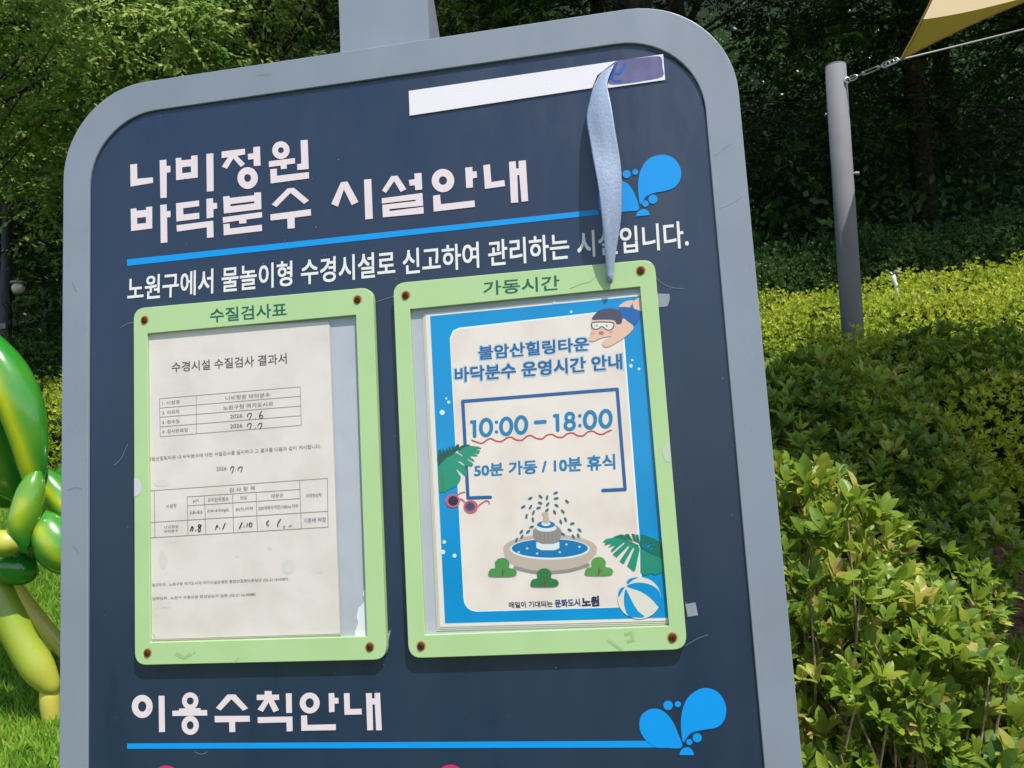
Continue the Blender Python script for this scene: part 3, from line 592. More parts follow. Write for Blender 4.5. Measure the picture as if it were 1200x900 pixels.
# swimmer
ZJ = Z(650, 330, .133333); a = Art(dP + .00055); SK = ink('#efc4ac', .78); SU = ink('#1c6fc4', .64); HR = ink('#565066', .7)
a.flat(smooth(mp(ZJ, [(565,220),(620,175),(690,165),(680,200),(640,235)]), 3), SK); a.flat(smooth(mp(ZJ, [(690,180),(740,140),(760,150),(770,260),(700,240)]), 3), SK)
a.flat(smooth(mp(ZJ, [(560,235),(640,225),(760,262),(760,300),(690,385),(590,330)]), 3), SU)
a.flat(smooth(mp(ZJ, [(590,330),(640,350),(695,400),(640,470),(520,550),(450,575),(418,550),(430,515),(500,480)]), 3), SK)
a.flat(smooth(mp(ZJ, [(335,330),(420,300),(540,330),(590,380),(580,440),(520,475),(420,490),(340,525),(300,510),(325,440),(325,380)]), 3), SK)
a.flat(smooth(mp(ZJ, [(330,335),(350,290),(400,250),(480,235),(550,245),(590,290),(588,365),(545,375),(520,340),(420,335)]), 3), HR)
gog = smooth(mp(ZJ, [(325,385),(345,358),(500,358),(520,385),(500,420),(460,425),(415,395),(385,415),(345,418)]), 3)
a.flat(gog, ink('#ece6e2', .8)); a.stroke(gog + [gog[0]], 1.3, ink('#4a4a58'), cap=False)
for x, y in ((369,387),(458,388)): a.disc(x, y, 8, 9, ink('#8a8890'), ZJ, n=10)
a.disc(411,452,24,17,ink('#d97a78'),ZJ); a.disc(335,452,20,14,ink('#f0a99c', .78),ZJ); a.disc(495,440,22,14,ink('#f0a99c', .78),ZJ); a.build('swimmer_picture', pos_)
a = Art(dP + 0.000170)                          # bubbles
for T_, L_ in ((ZJ, ((145,265,12),(50,315,11),(130,315,14),(682,690,10),(670,740,16),(742,767,12))), (ZD, ((237,574,4),(246,588,6),(221,627,10),(648,208,8))), (ZE, ((229,341,7),(224,379,9),(268,393,8)))):
    for x, y, r in L_: a.disc(x, y, r, r, ink('#cfe9f6', .85), T_, n=12)
a.build('bubble_picture', pos_)['kind'] = 'stuff'
a = Art(dP + 0.000290); a.text('매일이 기대되는', [(596,705.5),(647,704),(648,711),(597,712.5)], ink('#2a3560'), bold=.02); a.text('문화도시', [(650,703),(679,701.5),(680,710),(651,711.5)], ink('#2a4a90'), bold=.03)
a.text('노원', [(682,700.5),(701.5,698.5),(702,709.5),(682.5,711)], ink('#2a3560'), bold=.05); a.build('slogan_lettering', pos_)
cover(LI, fl); cover(RI, fr)

# ------------------------------------------------------------------ peeling foam strip
def fabric_(name, c, tl):
    m = mat(name, c, .45, 0, .4, noise=(700, lin('#c4d0e6', .8), .4, .75), bump=(380, .5, .0008)); N = m.node_tree.nodes; L = m.node_tree.links
    tr = N.new('ShaderNodeBsdfTranslucent'); tr.inputs[0].default_value = c; mx = N.new('ShaderNodeMixShader'); mx.inputs[0].default_value = tl
    L.new(N['Principled BSDF'].outputs[0], mx.inputs[1]); L.new(tr.outputs[0], mx.inputs[2]); L.new(mx.outputs[0], N['Material Output'].inputs[0]); return m
FOAM = mat('white_foam_tape', lin('#efeaf2', .76), .75, bump=(700, .25, .0006)); PUR = mat('purple_adhesive', lin('#6d6a96', .62), .35, noise=(60, lin('#7f7ba6', .66), .4, .7))
LINER = fabric_('bluish_liner', lin('#a9bad8', .78), .25); CREASE = ink('#2f6cc8', .66)
strip = thing_on_board('adhesive_tape_strip', 640, 105, .001, 'white foam tape strip across the board top with its end peeled and dangling', 'tape strip')
mb = MB()
def slab(q, d0, d1, m): 
    f_ = [P(x, y, d1) for x, y in q]; b_ = [(p[0], -d0, p[2]) for p in f_]; n = len(q)
    mb.faces(f_ + b_, [tuple(range(n))] + [(i, n + i, n + (i + 1) % n, (i + 1) % n) for i in range(n)], m)
slab([(479,106.5),(722,71.5),(700,88),(694,103),(480,135.5)], .0003, .0013, FOAM); mb.build('foam_section', strip)
mb = MB(); slab([(722,71.5),(777,63.5),(779.5,93.5),(713,103),(700,100)], .0003, .0012, FOAM); mb.build('foam_border', strip)
a = Art(.0014); ZK = Z(660, 40, .133333)
a.flat(smooth(mp(ZK, [(450,250),(560,222),(700,205),(800,195),(862,205),(872,290),(872,372),(700,410),(560,432),(420,440),(400,390)]), 3), PUR); a.build('adhesive_patch', strip)
a = Art(.0016); a.stroke(smooth_open(mp(ZK, [(540,262),(520,300),(490,345),(450,340),(420,385)])), 3.4, CREASE); a.stroke(smooth_open(mp(ZK, [(430,395),(460,410),(505,405)])), 2, CREASE); a.stroke(smooth_open(mp(ZK, [(470,255),(440,320),(400,370)])), 2.2, ink('#3a4fa0')); a.build('crumpled_liner', strip)
# dangling twisted liner: left edge / right edge in the photo, standing off the board
mb = MB()
Ls = [(702,88),(695,103),(690,122),(687,138),(690,160),(695,185),(699,210),(703,240),(707,270),(710,300),(711.5,330)]
Rs = [(722,74),(711,96),(713,104),(717,128),(722,155),(727,185),(729,205),(728.5,235),(726,265),(722,295),(717,333)]
dep = [.0018, .005, .010, .015, .019, .0215, .0225, .0215, .019, .0145, .0098]; ddep = [0, .002, .004, .005, .003, -.001, -.003, -.004, -.003, -.002, 0]
vs = []
for l, r, d, e in zip(Ls, Rs, dep, ddep):
    for k in range(5):
        u = k / 4; rag = (random.uniform(-1.1, 1.1) if k in (0, 4) else 0); vs.append(P(l[0] * (1 - u) + r[0] * u + rag, l[1] * (1 - u) + r[1] * u, d + e * (u - .5) * 2 + .002 * math.sin(u * 3.14) + (random.uniform(-.0016, .0016) if .01 < d < .0222 else 0)))
fs = [(j * 5 + i, j * 5 + i + 1, j * 5 + i + 6, j * 5 + i + 5) for j in range(len(Ls) - 1) for i in range(4)]
mb.faces(vs, fs, LINER); o = mb.build('dangling_liner', strip, smooth=True)
sb = o.modifiers.new('s', 'SUBSURF'); sb.levels = sb.render_levels = 2; so = o.modifiers.new('t', 'SOLIDIFY'); so.thickness = .0009

# ------------------------------------------------------------------ GROUND
def groundsheet():
    nx, ny = 160, 190; xs = np.linspace(-1, 1, nx); ys = np.linspace(0, 1, ny)
    X = np.sign(xs) * (np.abs(xs) ** 1.8) * 110; Y = -25 + (ys ** 1.6) * 165
    gx, gy = np.meshgrid(X, Y); z = gz(gx, gy); v = np.stack([gx, gy, z], -1).reshape(-1, 3)
    i = np.arange(nx - 1)[None, :] + np.arange(ny - 1)[:, None] * nx; i = i.ravel()
    t = np.concatenate([np.stack([i, i + 1, i + nx + 1], 1), np.stack([i, i + nx + 1, i + nx], 1)]); return v, t
GR = bpy.data.materials.new('ground_soil_and_turf'); GR.use_nodes = True; N = GR.node_tree.nodes; L = GR.node_tree.links; b = N['Principled BSDF']
tc = N.new('ShaderNodeTexCoord'); n1 = N.new('ShaderNodeTexNoise'); n1.inputs['Scale'].default_value = .9; n1.inputs['Detail'].default_value = 8
L.new(tc.outputs['Object'], n1.inputs['Vector'])
def ramp(a0, c0, a1, c1):
    r = N.new('ShaderNodeValToRGB'); r.color_ramp.elements[0].position = a0; r.color_ramp.elements[0].color = c0; r.color_ramp.elements[1].position = a1; r.color_ramp.elements[1].color = c1; return r
n2 = N.new('ShaderNodeTexNoise'); n2.inputs['Scale'].default_value = 35; n2.inputs['Detail'].default_value = 8; L.new(tc.outputs['Object'], n2.inputs['Vector'])
soil = ramp(.35, (.045, .024, .016, 1), .7, (.17, .10, .065, 1)); turf = ramp(.35, (.04, .08, .012, 1), .7, (.10, .17, .025, 1))
L.new(n2.outputs['Fac'], soil.inputs[0]); L.new(n2.outputs['Fac'], turf.inputs[0])
dt = N.new('ShaderNodeVectorMath'); dt.operation = 'DOT_PRODUCT'; dt.inputs[1].default_value = tuple(RT + FW * .12); L.new(tc.outputs['Object'], dt.inputs[0])
ma = N.new('ShaderNodeMath'); ma.operation = 'MULTIPLY_ADD'; ma.inputs[1].default_value = 1; ma.inputs[2].default_value = -.5; L.new(dt.outputs['Value'], ma.inputs[0])
mr = N.new('ShaderNodeMapRange'); mr.inputs[1].default_value = -.9; mr.inputs[2].default_value = .3; L.new(ma.outputs[0], mr.inputs[0])
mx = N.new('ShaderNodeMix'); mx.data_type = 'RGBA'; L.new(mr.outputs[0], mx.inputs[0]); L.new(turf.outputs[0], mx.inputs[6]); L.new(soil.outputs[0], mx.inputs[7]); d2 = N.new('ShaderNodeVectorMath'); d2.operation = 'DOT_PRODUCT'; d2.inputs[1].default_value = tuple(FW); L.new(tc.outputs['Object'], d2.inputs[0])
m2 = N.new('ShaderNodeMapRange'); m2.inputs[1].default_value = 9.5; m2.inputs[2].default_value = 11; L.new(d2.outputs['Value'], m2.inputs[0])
shade_floor = ramp(.35, (.004, .008, .003, 1), .7, (.012, .022, .008, 1)); L.new(n2.outputs['Fac'], shade_floor.inputs[0])  # wood floor coloured near black to stand in for canopy shade
m3 = N.new('ShaderNodeMix'); m3.data_type = 'RGBA'; L.new(m2.outputs[0], m3.inputs[0]); L.new(mx.outputs[2], m3.inputs[6]); L.new(shade_floor.outputs[0], m3.inputs[7]); L.new(m3.outputs[2], b.inputs['Base Color']); b.inputs['Specular IOR Level'].default_value = .1
bp = N.new('ShaderNodeBump'); bp.inputs['Strength'].default_value = .6; bp.inputs['Distance'].default_value = .03; L.new(n2.outputs['Fac'], bp.inputs['Height']); L.new(bp.outputs[0], b.inputs['Normal'])
b.inputs['Roughness'].default_value = .95
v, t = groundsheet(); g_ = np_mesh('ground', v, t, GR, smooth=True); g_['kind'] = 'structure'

# ------------------------------------------------------------------ grass
GRASS = leafmat('lawn_grass', [(0, (.08, .20, .02, 1)), (.6, (.22, .40, .035, 1)), (1, (.42, .46, .10, 1))], .55, .5)
def grass(px0, px1, t0, t1, n, h, name):
    tt = np.sqrt(rng.uniform(t0 ** 2, t1 ** 2, n)); px = rng.uniform(px0, px1, n)
    d = np.stack([(px - 600) / F * tt, tt], 1); x = C[0] + RT[0] * d[:, 0] + FW[0] * d[:, 1]; y = C[1] + RT[1] * d[:, 0] + FW[1] * d[:, 1]
    pos = np.stack([x, y, gz(x, y) - .005], 1); ax = np.stack([rng.normal(0, .5, n), rng.normal(0, .5, n), np.ones(n)], 1)
    ln = h * rng.uniform(.5, 1.3, n); tint = np.clip(rng.normal(.5, .22, n) + .25 * np.sin(x * 3.3) * np.cos(y * 2.7), 0, 1)
    o = leaves(name, pos, ax, rng.normal(0, 1, (n, 3)), ln, np.full(n, .009) * rng.uniform(.7, 1.5, n), tint, GRASS, 'far'); return o
tag(grass(-160, 190, 2.6, 8.6, 75000, .075, 'grass'), 'sunlit short lawn grass round the insect sculpture', 'grass', kind='stuff')
tag(grass(1120, 1330, 1.9, 3.0, 7000, .10, 'grass'), 'longer shaded grass behind the near bush', 'grass', kind='stuff')

# ------------------------------------------------------------------ azalea beds and hedges
AZL = leafmat('azalea_leaves', [(0, (.055, .115, .018, 1)), (.45, (.15, .25, .025, 1)), (.78, (.25, .33, .035, 1)), (.92, (.36, .38, .06, 1)), (1, (.36, .28, .09, 1))], .40, .40, mottle=.45, mscale=70)
AZB = leafmat('clipped_azalea_leaves', [(0, (.04, .09, .012, 1)), (.45, (.21, .31, .022, 1)), (.85, (.42, .49, .045, 1)), (1, (.52, .48, .10, 1))], .40, .45)
DRK = leafmat('dark_hedge_leaves', [(0, (.015, .045, .010, 1)), (.6, (.035, .10, .018, 1)), (1, (.09, .14, .03, 1))], .45, .3)
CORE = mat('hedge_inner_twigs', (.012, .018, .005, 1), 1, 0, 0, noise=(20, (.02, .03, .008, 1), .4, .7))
BARK = mat('bark', (.022, .018, .013, 1), .95, 0, .1, noise=(14, (.05, .042, .03, 1), .4, .7), bump=(30, .8, .03)); TWIG = mat('azalea_stem', (.20, .12, .08, 1), .8, noise=(60, (.38, .27, .19, 1), .4, .7))
def ipl(x, xs, ys): return np.interp(x, xs, ys)
def bed(name, label, cat, yf, t0, t1, px0, px1, n, leaf, m, kind, face, bias=0., k=6, jit=.05):
    """a clipped bed: a sheet of leaf rosettes over a solid twiggy core. yf(px,t) gives where the top lies"""
    e = empty(name, W(.5 * (px0 + px1), yf(np.array([.5 * (px0 + px1)]), np.array([t0]))[0], t0) - np.array([0, 0, 1.0]), label, cat)
    def top(px, t):
        y = yf(px, t); r = np.stack([(px - 600) / F, (y - 450) / F, np.ones_like(px)], 1) * t[:, None]
        w = C + r @ M.T; w[:, 2] += .05 * np.sin(w[:, 0] * 4.1 + w[:, 1] * 2) + .04 * np.sin(w[:, 1] * 5.3 - w[:, 0] * 1.7) + .025 * np.sin(w[:, 0] * 11) * np.sin(w[:, 1] * 9); return w
    # core
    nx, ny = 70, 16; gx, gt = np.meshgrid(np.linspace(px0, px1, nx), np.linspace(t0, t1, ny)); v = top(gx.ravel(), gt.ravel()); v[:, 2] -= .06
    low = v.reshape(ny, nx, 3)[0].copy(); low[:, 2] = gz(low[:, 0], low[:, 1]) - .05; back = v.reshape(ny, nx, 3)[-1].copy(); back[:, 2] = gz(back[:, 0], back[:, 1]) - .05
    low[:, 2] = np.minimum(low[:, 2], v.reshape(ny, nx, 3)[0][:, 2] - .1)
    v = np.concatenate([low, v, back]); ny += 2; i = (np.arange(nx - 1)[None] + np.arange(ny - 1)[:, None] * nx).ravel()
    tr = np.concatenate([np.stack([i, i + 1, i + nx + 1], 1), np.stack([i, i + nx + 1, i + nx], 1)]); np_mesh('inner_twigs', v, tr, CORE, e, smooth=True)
    # leaves: top and front face
    tt = np.sqrt(rng.uniform(t0 ** 2, t1 ** 2, n)); px = rng.uniform(px0, px1, n); c = top(px, tt); c[:, 2] += rng.normal(0, jit, n) - .02
    ax = np.stack([rng.normal(0, .35, n), rng.normal(-.15, .35, n), np.ones(n)], 1)
    nf = int(face[0]); pf = rng.uniform(px0, px1, nf); cf = top(pf, np.full(nf, t0)); dn = rng.uniform(0, 1, nf) ** .8 * face[1]
    cf[:, 2] -= dn; cf[:, 2] = np.maximum(cf[:, 2], gz(cf[:, 0], cf[:, 1]) + .03); cf -= FW * (.05 + .12 * np.sin(np.pi * np.clip(dn / face[1], 0, 1))[:, None] + rng.uniform(0, .08, nf)[:, None])
    af = -FW + rng.normal(0, .5, (nf, 3)) + np.array([0, 0, .6]); c = np.concatenate([c, cf]); ax = np.concatenate([ax, af])
    n_ = len(c); ln = leaf * rng.uniform(.7, 1.25, n_); tn = np.clip(rng.normal(.5 + bias, .17, n_) + .16 * np.sin(c[:, 0] * 5) * np.sin(c[:, 1] * 4.3), 0, 1)
    p_, a_, nn = rosettes(c, ax, k, ln, (.5, 1.15)); L_ = np.tile(ln, k) * rng.uniform(.7, 1.1, n_ * k); T_ = np.clip(np.tile(tn, k) + rng.normal(0, .12, n_ * k), 0, 1)
    leaves('foliage', p_, a_, nn, L_, L_ * rng.uniform(.36, .5, len(L_)), T_, m, kind, e); return e
ridge = lambda px: ipl(px, [-700, 40, 890, 1200, 1700], [540, 448, 358, 306, 210])
def y_bed(px, t):
    yr = ridge(px); y5 = yr + 48; y4 = yr + 130
    left = yr + (9.5 - t) * 22
    right = np.where(t > 5.5, yr + (8.5 - t) / 3.0 * 50, yr + 50 + (5.5 - t) / 1.6 * 95)
    w = np.clip((px - 300) / 400, 0, 1); return left * (1 - w) + right * w
bed('azalea_hedge', 'broad clipped yellow-green azalea hedge on the slope behind the pole', 'hedge', y_bed, 3.9, 8.5, 760, 1560, 30000, .036, AZB, 'far', (5000, .60), .10)
bed('azalea_hedge', 'sunlit azalea hedge at the lawn edge behind the insect sculpture', 'hedge', lambda px, t: ridge(px) + (9.6 - t) * 24, 8.0, 9.6, -420, 700, 9000, .045, AZB, 'far', (8000, 1.0), .08)
ridge2 = lambda px: ipl(px, [-700, 40, 890, 1200, 1700], [500, 405, 300, 258, 195])
bed('boxwood_hedge', 'darker straight hedge running along the foot of the wood', 'hedge', lambda px, t: ridge2(px) + (11.3 - t) * 4 + 3 * np.sin(px * .035) + 2 * np.sin(px * .11), 10.3, 11.3, -500, 1560, 12000, .055, DRK, 'far', (19000, 1.0), .1, k=5, jit=.09)

# ------------------------------------------------------------------ bushes
def bush(name, label, cat, lumps, n, leaf, m, kind, singles=0, k=7, bias=0., stems=40, inner=.3, group=None, gaps=0., vary=.2):
    cs = np.array([l[0] for l in lumps]); rs = np.array([l[1] for l in lumps]); base = cs.mean(0); base = np.array([base[0], base[1], float(gz(base[0], base[1]))])
    e = empty(name, base, label, cat, group); w = rs.prod(1) ** (2 / 3); w /= w.sum()
    li = rng.choice(len(lumps), n * 3, p=w); d = norm_rows(rng.normal(0, 1, (n * 3, 3))); rad = np.where(rng.uniform(0, 1, n * 3) < inner, rng.uniform(.45, .95, n * 3), rng.uniform(.93, 1.06, n * 3))
    c = cs[li] + d * rs[li] * rad[:, None]
    q = ((c[:, None, :] - cs[None]) / rs[None]); ins = ((q ** 2).sum(2) < .55).any(1) & (rad > .9)
    hole = np.sin(c[:, 0] * 23 + 1.3 * np.sin(c[:, 2] * 17)) * np.sin(c[:, 2] * 21 + c[:, 1] * 9) * np.sin(c[:, 1] * 19 + 2) * 1.6 + rng.normal(0, .12, len(c))
    ok = ~ins & (c[:, 2] > gz(c[:, 0], c[:, 1]) + .02) & (hole > -1 + gaps); c = c[ok][:n]; d = d[ok][:n]; n_ = len(c)
    ax = d * .8 + np.array([0, 0, .9]) + rng.normal(0, .25, (n_, 3)); ln = leaf * np.clip(np.exp(rng.normal(0, vary, n_)), .4, 1.35)
    tn = np.clip(rng.normal(.5 + bias, .2, n_) + .15 * np.sin(c[:, 0] * 9) * np.sin(c[:, 2] * 8), 0, 1)
    p_, a_, nn = rosettes(c, ax, k, ln, (.45, 1.25)); L_ = np.tile(ln, k) * rng.uniform(.55, 1.15, n_ * k); T_ = np.clip(np.tile(tn, k) + rng.normal(0, .14, n_ * k), 0, 1); Wd = L_ * rng.uniform(.34, .48, len(L_))
    if singles:                             # the leaves that show largest are objects of their own
        cv = (p_ - C) @ M; px = 600 + F * cv[:, 0] / cv[:, 2]; py = 450 + F * cv[:, 1] / cv[:, 2]; front = ((a_ * norm_rows(p_ - C)).sum(1))
        score = L_ / cv[:, 2] * (1 - .6 * np.abs(front)); vis = (cv[:, 2] > .3) & (px > 915) & (px < 1195) & (py > 540) & (py < 890) & (np.tile(((c - base) * (C - base)).sum(1), k) > .05)
        order = np.argsort(-np.where(vis, score, -1))[:singles]; keep = np.ones(len(p_), bool); keep[order] = False
        T, TR = LEAF['near']; protos = {}
        for i in order:
            tb = int(T_[i] * 11.99)
            if tb not in protos:
                me = bpy.data.meshes.new('leaf'); me.from_pydata([(x * .42, y, z) for x, y, z in T], [], [tuple(f_) for f_ in TR]); at = me.attributes.new('tint', 'FLOAT', 'POINT'); at.data.foreach_set('value', [(tb + .5) / 12] * len(T))
                me.polygons.foreach_set('use_smooth', [True] * len(TR)); me.materials.append(m); protos[tb] = me
            A_ = _n(a_[i]); S_ = _n(np.cross(A_, nn[i])); U_ = np.cross(S_, A_); s_ = L_[i]; o = bpy.data.objects.new('leaf', protos[tb]); COL.objects.link(o); o.parent = e
            o.matrix_parent_inverse = Matrix.Translation(-Vector(e.location))
            o.matrix_basis = Matrix([[S_[0] * s_, A_[0] * s_, U_[0] * s_, p_[i][0]], [S_[1] * s_, A_[1] * s_, U_[1] * s_, p_[i][1]], [S_[2] * s_, A_[2] * s_, U_[2] * s_, p_[i][2]], [0, 0, 0, 1]])
        p_, a_, nn, L_, Wd, T_ = [q_[keep] for q_ in (p_, a_, nn, L_, Wd, T_)]
    f_ = leaves('foliage', p_, a_, nn, L_, Wd, T_, m, kind, e)
    if singles: f_['kind'] = 'stuff'
    mb = MB()
    for j in range(stems):
        tgt = c[rng.integers(n_)]; b0 = base + np.array([rng.normal(0, .08), rng.normal(0, .08), 0]) + (tgt - base) * np.array([.45, .45, 0]); b0[2] = float(gz(b0[0], b0[1])) - .02
        pts = [b0 + (tgt - b0) * t_ + np.array([rng.normal(0, .02), rng.normal(0, .02), .06 * math.sin(t_ * 3.14)]) for t_ in np.linspace(0, 1, 6)]
        mb.tube(pts, [.0055, .0048, .0040, .0033, .0027, .0018], TWIG, n=5, caps=False)
    mb.build('stems', e, smooth=True); return e
def lump(x, y, t, rx, rz): w = W(x, y, t); return ((w[0], w[1], w[2]), (rx, rx, rz))
bush('azalea_bush', 'near sunlit azalea bush with large leaves at the lower right of the board', 'bush',
     [lump(930, 700, 1.75, .24, .27), lump(985, 800, 1.65, .26, .25), lump(1050, 850, 1.6, .24, .22), lump(960, 900, 1.7, .34, .32), lump(1100, 960, 1.6, .22, .2), lump(860, 680, 1.95, .3, .3), lump(1050, 1000, 1.7, .34, .3)],
     3300, .040, AZL, 'near', singles=300, bias=.08, stems=300, inner=.34, gaps=.78, vary=.3)
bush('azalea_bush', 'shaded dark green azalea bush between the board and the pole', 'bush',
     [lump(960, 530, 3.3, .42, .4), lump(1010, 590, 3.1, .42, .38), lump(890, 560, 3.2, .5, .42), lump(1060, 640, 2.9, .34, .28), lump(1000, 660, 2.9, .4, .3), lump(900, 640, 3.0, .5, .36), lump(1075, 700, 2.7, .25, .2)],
     6600, .046, AZL, 'mid', bias=-.06, stems=60, gaps=.2, vary=.3)  # leaf tints lowered a little to deepen the shade on this bush
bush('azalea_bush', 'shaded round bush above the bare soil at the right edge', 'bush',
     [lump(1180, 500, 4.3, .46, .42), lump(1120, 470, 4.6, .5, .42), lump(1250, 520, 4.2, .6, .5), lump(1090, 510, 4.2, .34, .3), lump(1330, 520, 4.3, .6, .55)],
     4600, .046, AZL, 'mid', bias=-.1, stems=50, gaps=.2, vary=.3)  # lower leaf tints here too, painting in part of the shade

# ------------------------------------------------------------------ trees
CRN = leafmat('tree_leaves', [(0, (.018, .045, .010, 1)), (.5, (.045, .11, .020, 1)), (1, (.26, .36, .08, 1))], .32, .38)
CRL = leafmat('zelkova_leaves', [(0, (.03, .08, .015, 1)), (.5, (.12, .23, .045, 1)), (1, (.36, .46, .15, 1))], .36, .45)
def tree(name, label, bx, by, H_, cr, cb, n, leaf, m, group=None, clumps=80, bias=0., lean=(0, 0), trunk=.16, kind='far', tight=1.0):
    bz = float(gz(bx, by)); e = empty(name, (bx, by, bz), label, 'tree', group); mb = MB()
    top = np.array([bx + lean[0], by + lean[1], bz + H_])
    tp = [np.array([bx, by, bz - .2]) + (top - np.array([bx, by, bz - .2])) * t_ + np.array([.18 * math.sin(t_ * 5 + bx), .15 * math.cos(t_ * 4 + by), 0]) * t_ for t_ in np.linspace(0, .92, 9)]
    mb.tube(tp, [trunk * (1.15 - t_) for t_ in np.linspace(0, .95, 9)], BARK, n=9); cz = bz + cb; cc = []
    for i in range(clumps):
        d = rng.normal(0, 1, 3); d /= np.linalg.norm(d); r = rng.uniform(.35, 1.0) ** .6; p = np.array([bx + lean[0] * .6, by + lean[1] * .6, cz + (H_ - cb) / 2]) + d * r * np.array([cr, cr, (H_ - cb) / 2 * 1.05])
        if p[2] < gz(p[0], p[1]) + .3: p[2] = float(gz(p[0], p[1])) + .3 + rng.uniform(0, .4)
        cc.append(p)
        if i % 2 == 0:
            k_ = int(np.clip((p[2] - cz) / max(H_ - cb, .1) * 5 + 2, 1, 7)); q = tp[k_]; mid = (q + p) / 2 + np.array([0, 0, .25]); mb.tube([q, (q + mid) / 2, mid, p], [trunk * .2, trunk * .13, trunk * .07, .006], BARK, n=5, caps=False)
    mb.build('trunk', e, smooth=True); cc = np.array(cc)
    per = n // clumps; ci = np.repeat(np.arange(clumps), per); N_ = len(ci)
    # each clump is made of drooping sprays carrying rows of leaves
    sp = 14; ns = max(1, N_ // sp); cs_ = cc[rng.integers(0, clumps, ns)]; dirs = norm_rows(rng.normal(0, 1, (ns, 3)) * np.array([1, 1, .45])); start = cs_ + rng.normal(0, 1, (ns, 3)) * np.array([.38, .38, .25]) * tight
    s_len = rng.uniform(.35, .8, ns); u = np.tile(np.linspace(.1, 1, sp), ns); I = np.repeat(np.arange(ns), sp); side = np.tile(np.where(np.arange(sp) % 2 == 0, 1., -1.), ns)
    ps = start[I] + dirs[I] * (u * s_len[I])[:, None]; ps[:, 2] -= .28 * u * u * s_len[I]
    lat = norm_rows(np.cross(dirs[I], np.tile([0, 0, 1.], (len(I), 1)))); a_ = dirs[I] * .7 + lat * side[:, None] * .8 + np.array([0, 0, -.25]) + rng.normal(0, .2, (len(I), 3))
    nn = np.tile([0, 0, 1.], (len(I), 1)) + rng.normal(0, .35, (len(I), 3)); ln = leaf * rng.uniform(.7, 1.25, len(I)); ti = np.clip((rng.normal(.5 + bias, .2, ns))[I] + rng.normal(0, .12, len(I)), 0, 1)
    leaves('crown', ps, a_, nn, ln, ln * rng.uniform(.38, .5, len(I)), ti, m, kind, e); return e
def at(px, t): w = C + (RT * (px - 600) / F + FW) * t; return w[0], w[1]
x, y = at(-150, 9.95)
tree('zelkova_tree', 'sunlit leafy tree with drooping sprays at the upper left', x, y, 8.8, 3.5, 3.2, 56000, .10, CRL, clumps=120, bias=.12, tight=.75, lean=(2.6, -.3), kind='mid')
x, y = at(330, 11.5)
tree('broadleaf_tree', 'bright green bushy tree rising just behind the board top', x, y, 9, 3.0, 2.2, 46000, .095, CRN, clumps=80, bias=.15)
names = [(150, 14.5, 12, 3.6, 'tall dark tree seen through the gap left of the board'), (600, 14.0, 12, 3.8, 'tall tree behind the board top right of the bracket post'),
         (830, 13.5, 13, 4.0, 'dense dark tree immediately left of the sail pole'), (1112, 14.6, 13, 4.2, 'shadowy tree standing behind the sail pole'), (1270, 13.2, 13, 4.2, 'shadowy tree below the sail at the right edge'),
         (-130, 15.5, 12, 4.0, 'dark tree standing behind the lamp post'), (430, 17.5, 14, 4.4, 'farther tree between the bright tree and the bracket post'), (730, 18.0, 15, 4.6, 'farther tree filling the gap behind the board corner'),
         (1150, 18.5, 15, 4.8, 'farther tree high in the wood at the right'), (1480, 16.5, 14, 4.8, 'farther tree beyond the right edge of the hedge'), (-330, 17.0, 14, 4.8, 'farther tree beyond the left edge of the lawn'), (60, 19, 15, 4.8, 'farther tree behind the lamp post')]
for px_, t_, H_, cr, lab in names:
    x, y = at(px_, t_); tree('forest_tree', lab, x, y, H_, cr, 1.2, 28000, .12 if t_ < 16 else .17, CRN, 'trees of the wooded hillside', clumps=95, trunk=.2, bias=-.05 if px_ < 700 else -.25)  # right-hand trees get darker leaf tints in place of wood shade
# overhanging tall trees at the right, added so their dense crowns shade the wood's edge
for px_, t_, lab in ((1290, 12.2, 'high overhanging tree added for shade at the right edge of the frame'), (1620, 11.4, 'high overhanging tree added for shade outside the right edge'), (760, 12.4, 'high overhanging tree added for shade, hidden low down by the board')):
    x, y = at(px_, t_); tree('forest_tree', lab, x, y, 15, 5.6, 8.2, 36000, .26, CRN, 'trees of the wooded hillside', clumps=95, trunk=.22, lean=(.6, -4.2))
# undergrowth on the hillside
n = 85000; tt = rng.uniform(11.6, 40, n); px = rng.uniform(-300, 1500, n); x = C[0] + RT[0] * (px - 600) / F * tt + FW[0] * tt; y = C[1] + RT[1] * (px - 600) / F * tt + FW[1] * tt
p_ = np.stack([x, y, gz(x, y) + rng.uniform(0, 1.0, n) ** 1.5 * 1.8], 1)
o = leaves('undergrowth', p_, rng.normal(0, 1, (n, 3)) + [0, 0, .3], rng.normal(0, .6, (n, 3)) + [0, 0, 1], rng.uniform(.12, .26, n), rng.uniform(.06, .12, n), np.clip(rng.normal(.25, .2, n), 0, 1), CRN, 'far')
tag(o, 'dark undergrowth covering the wooded hillside floor', 'undergrowth', kind='stuff')

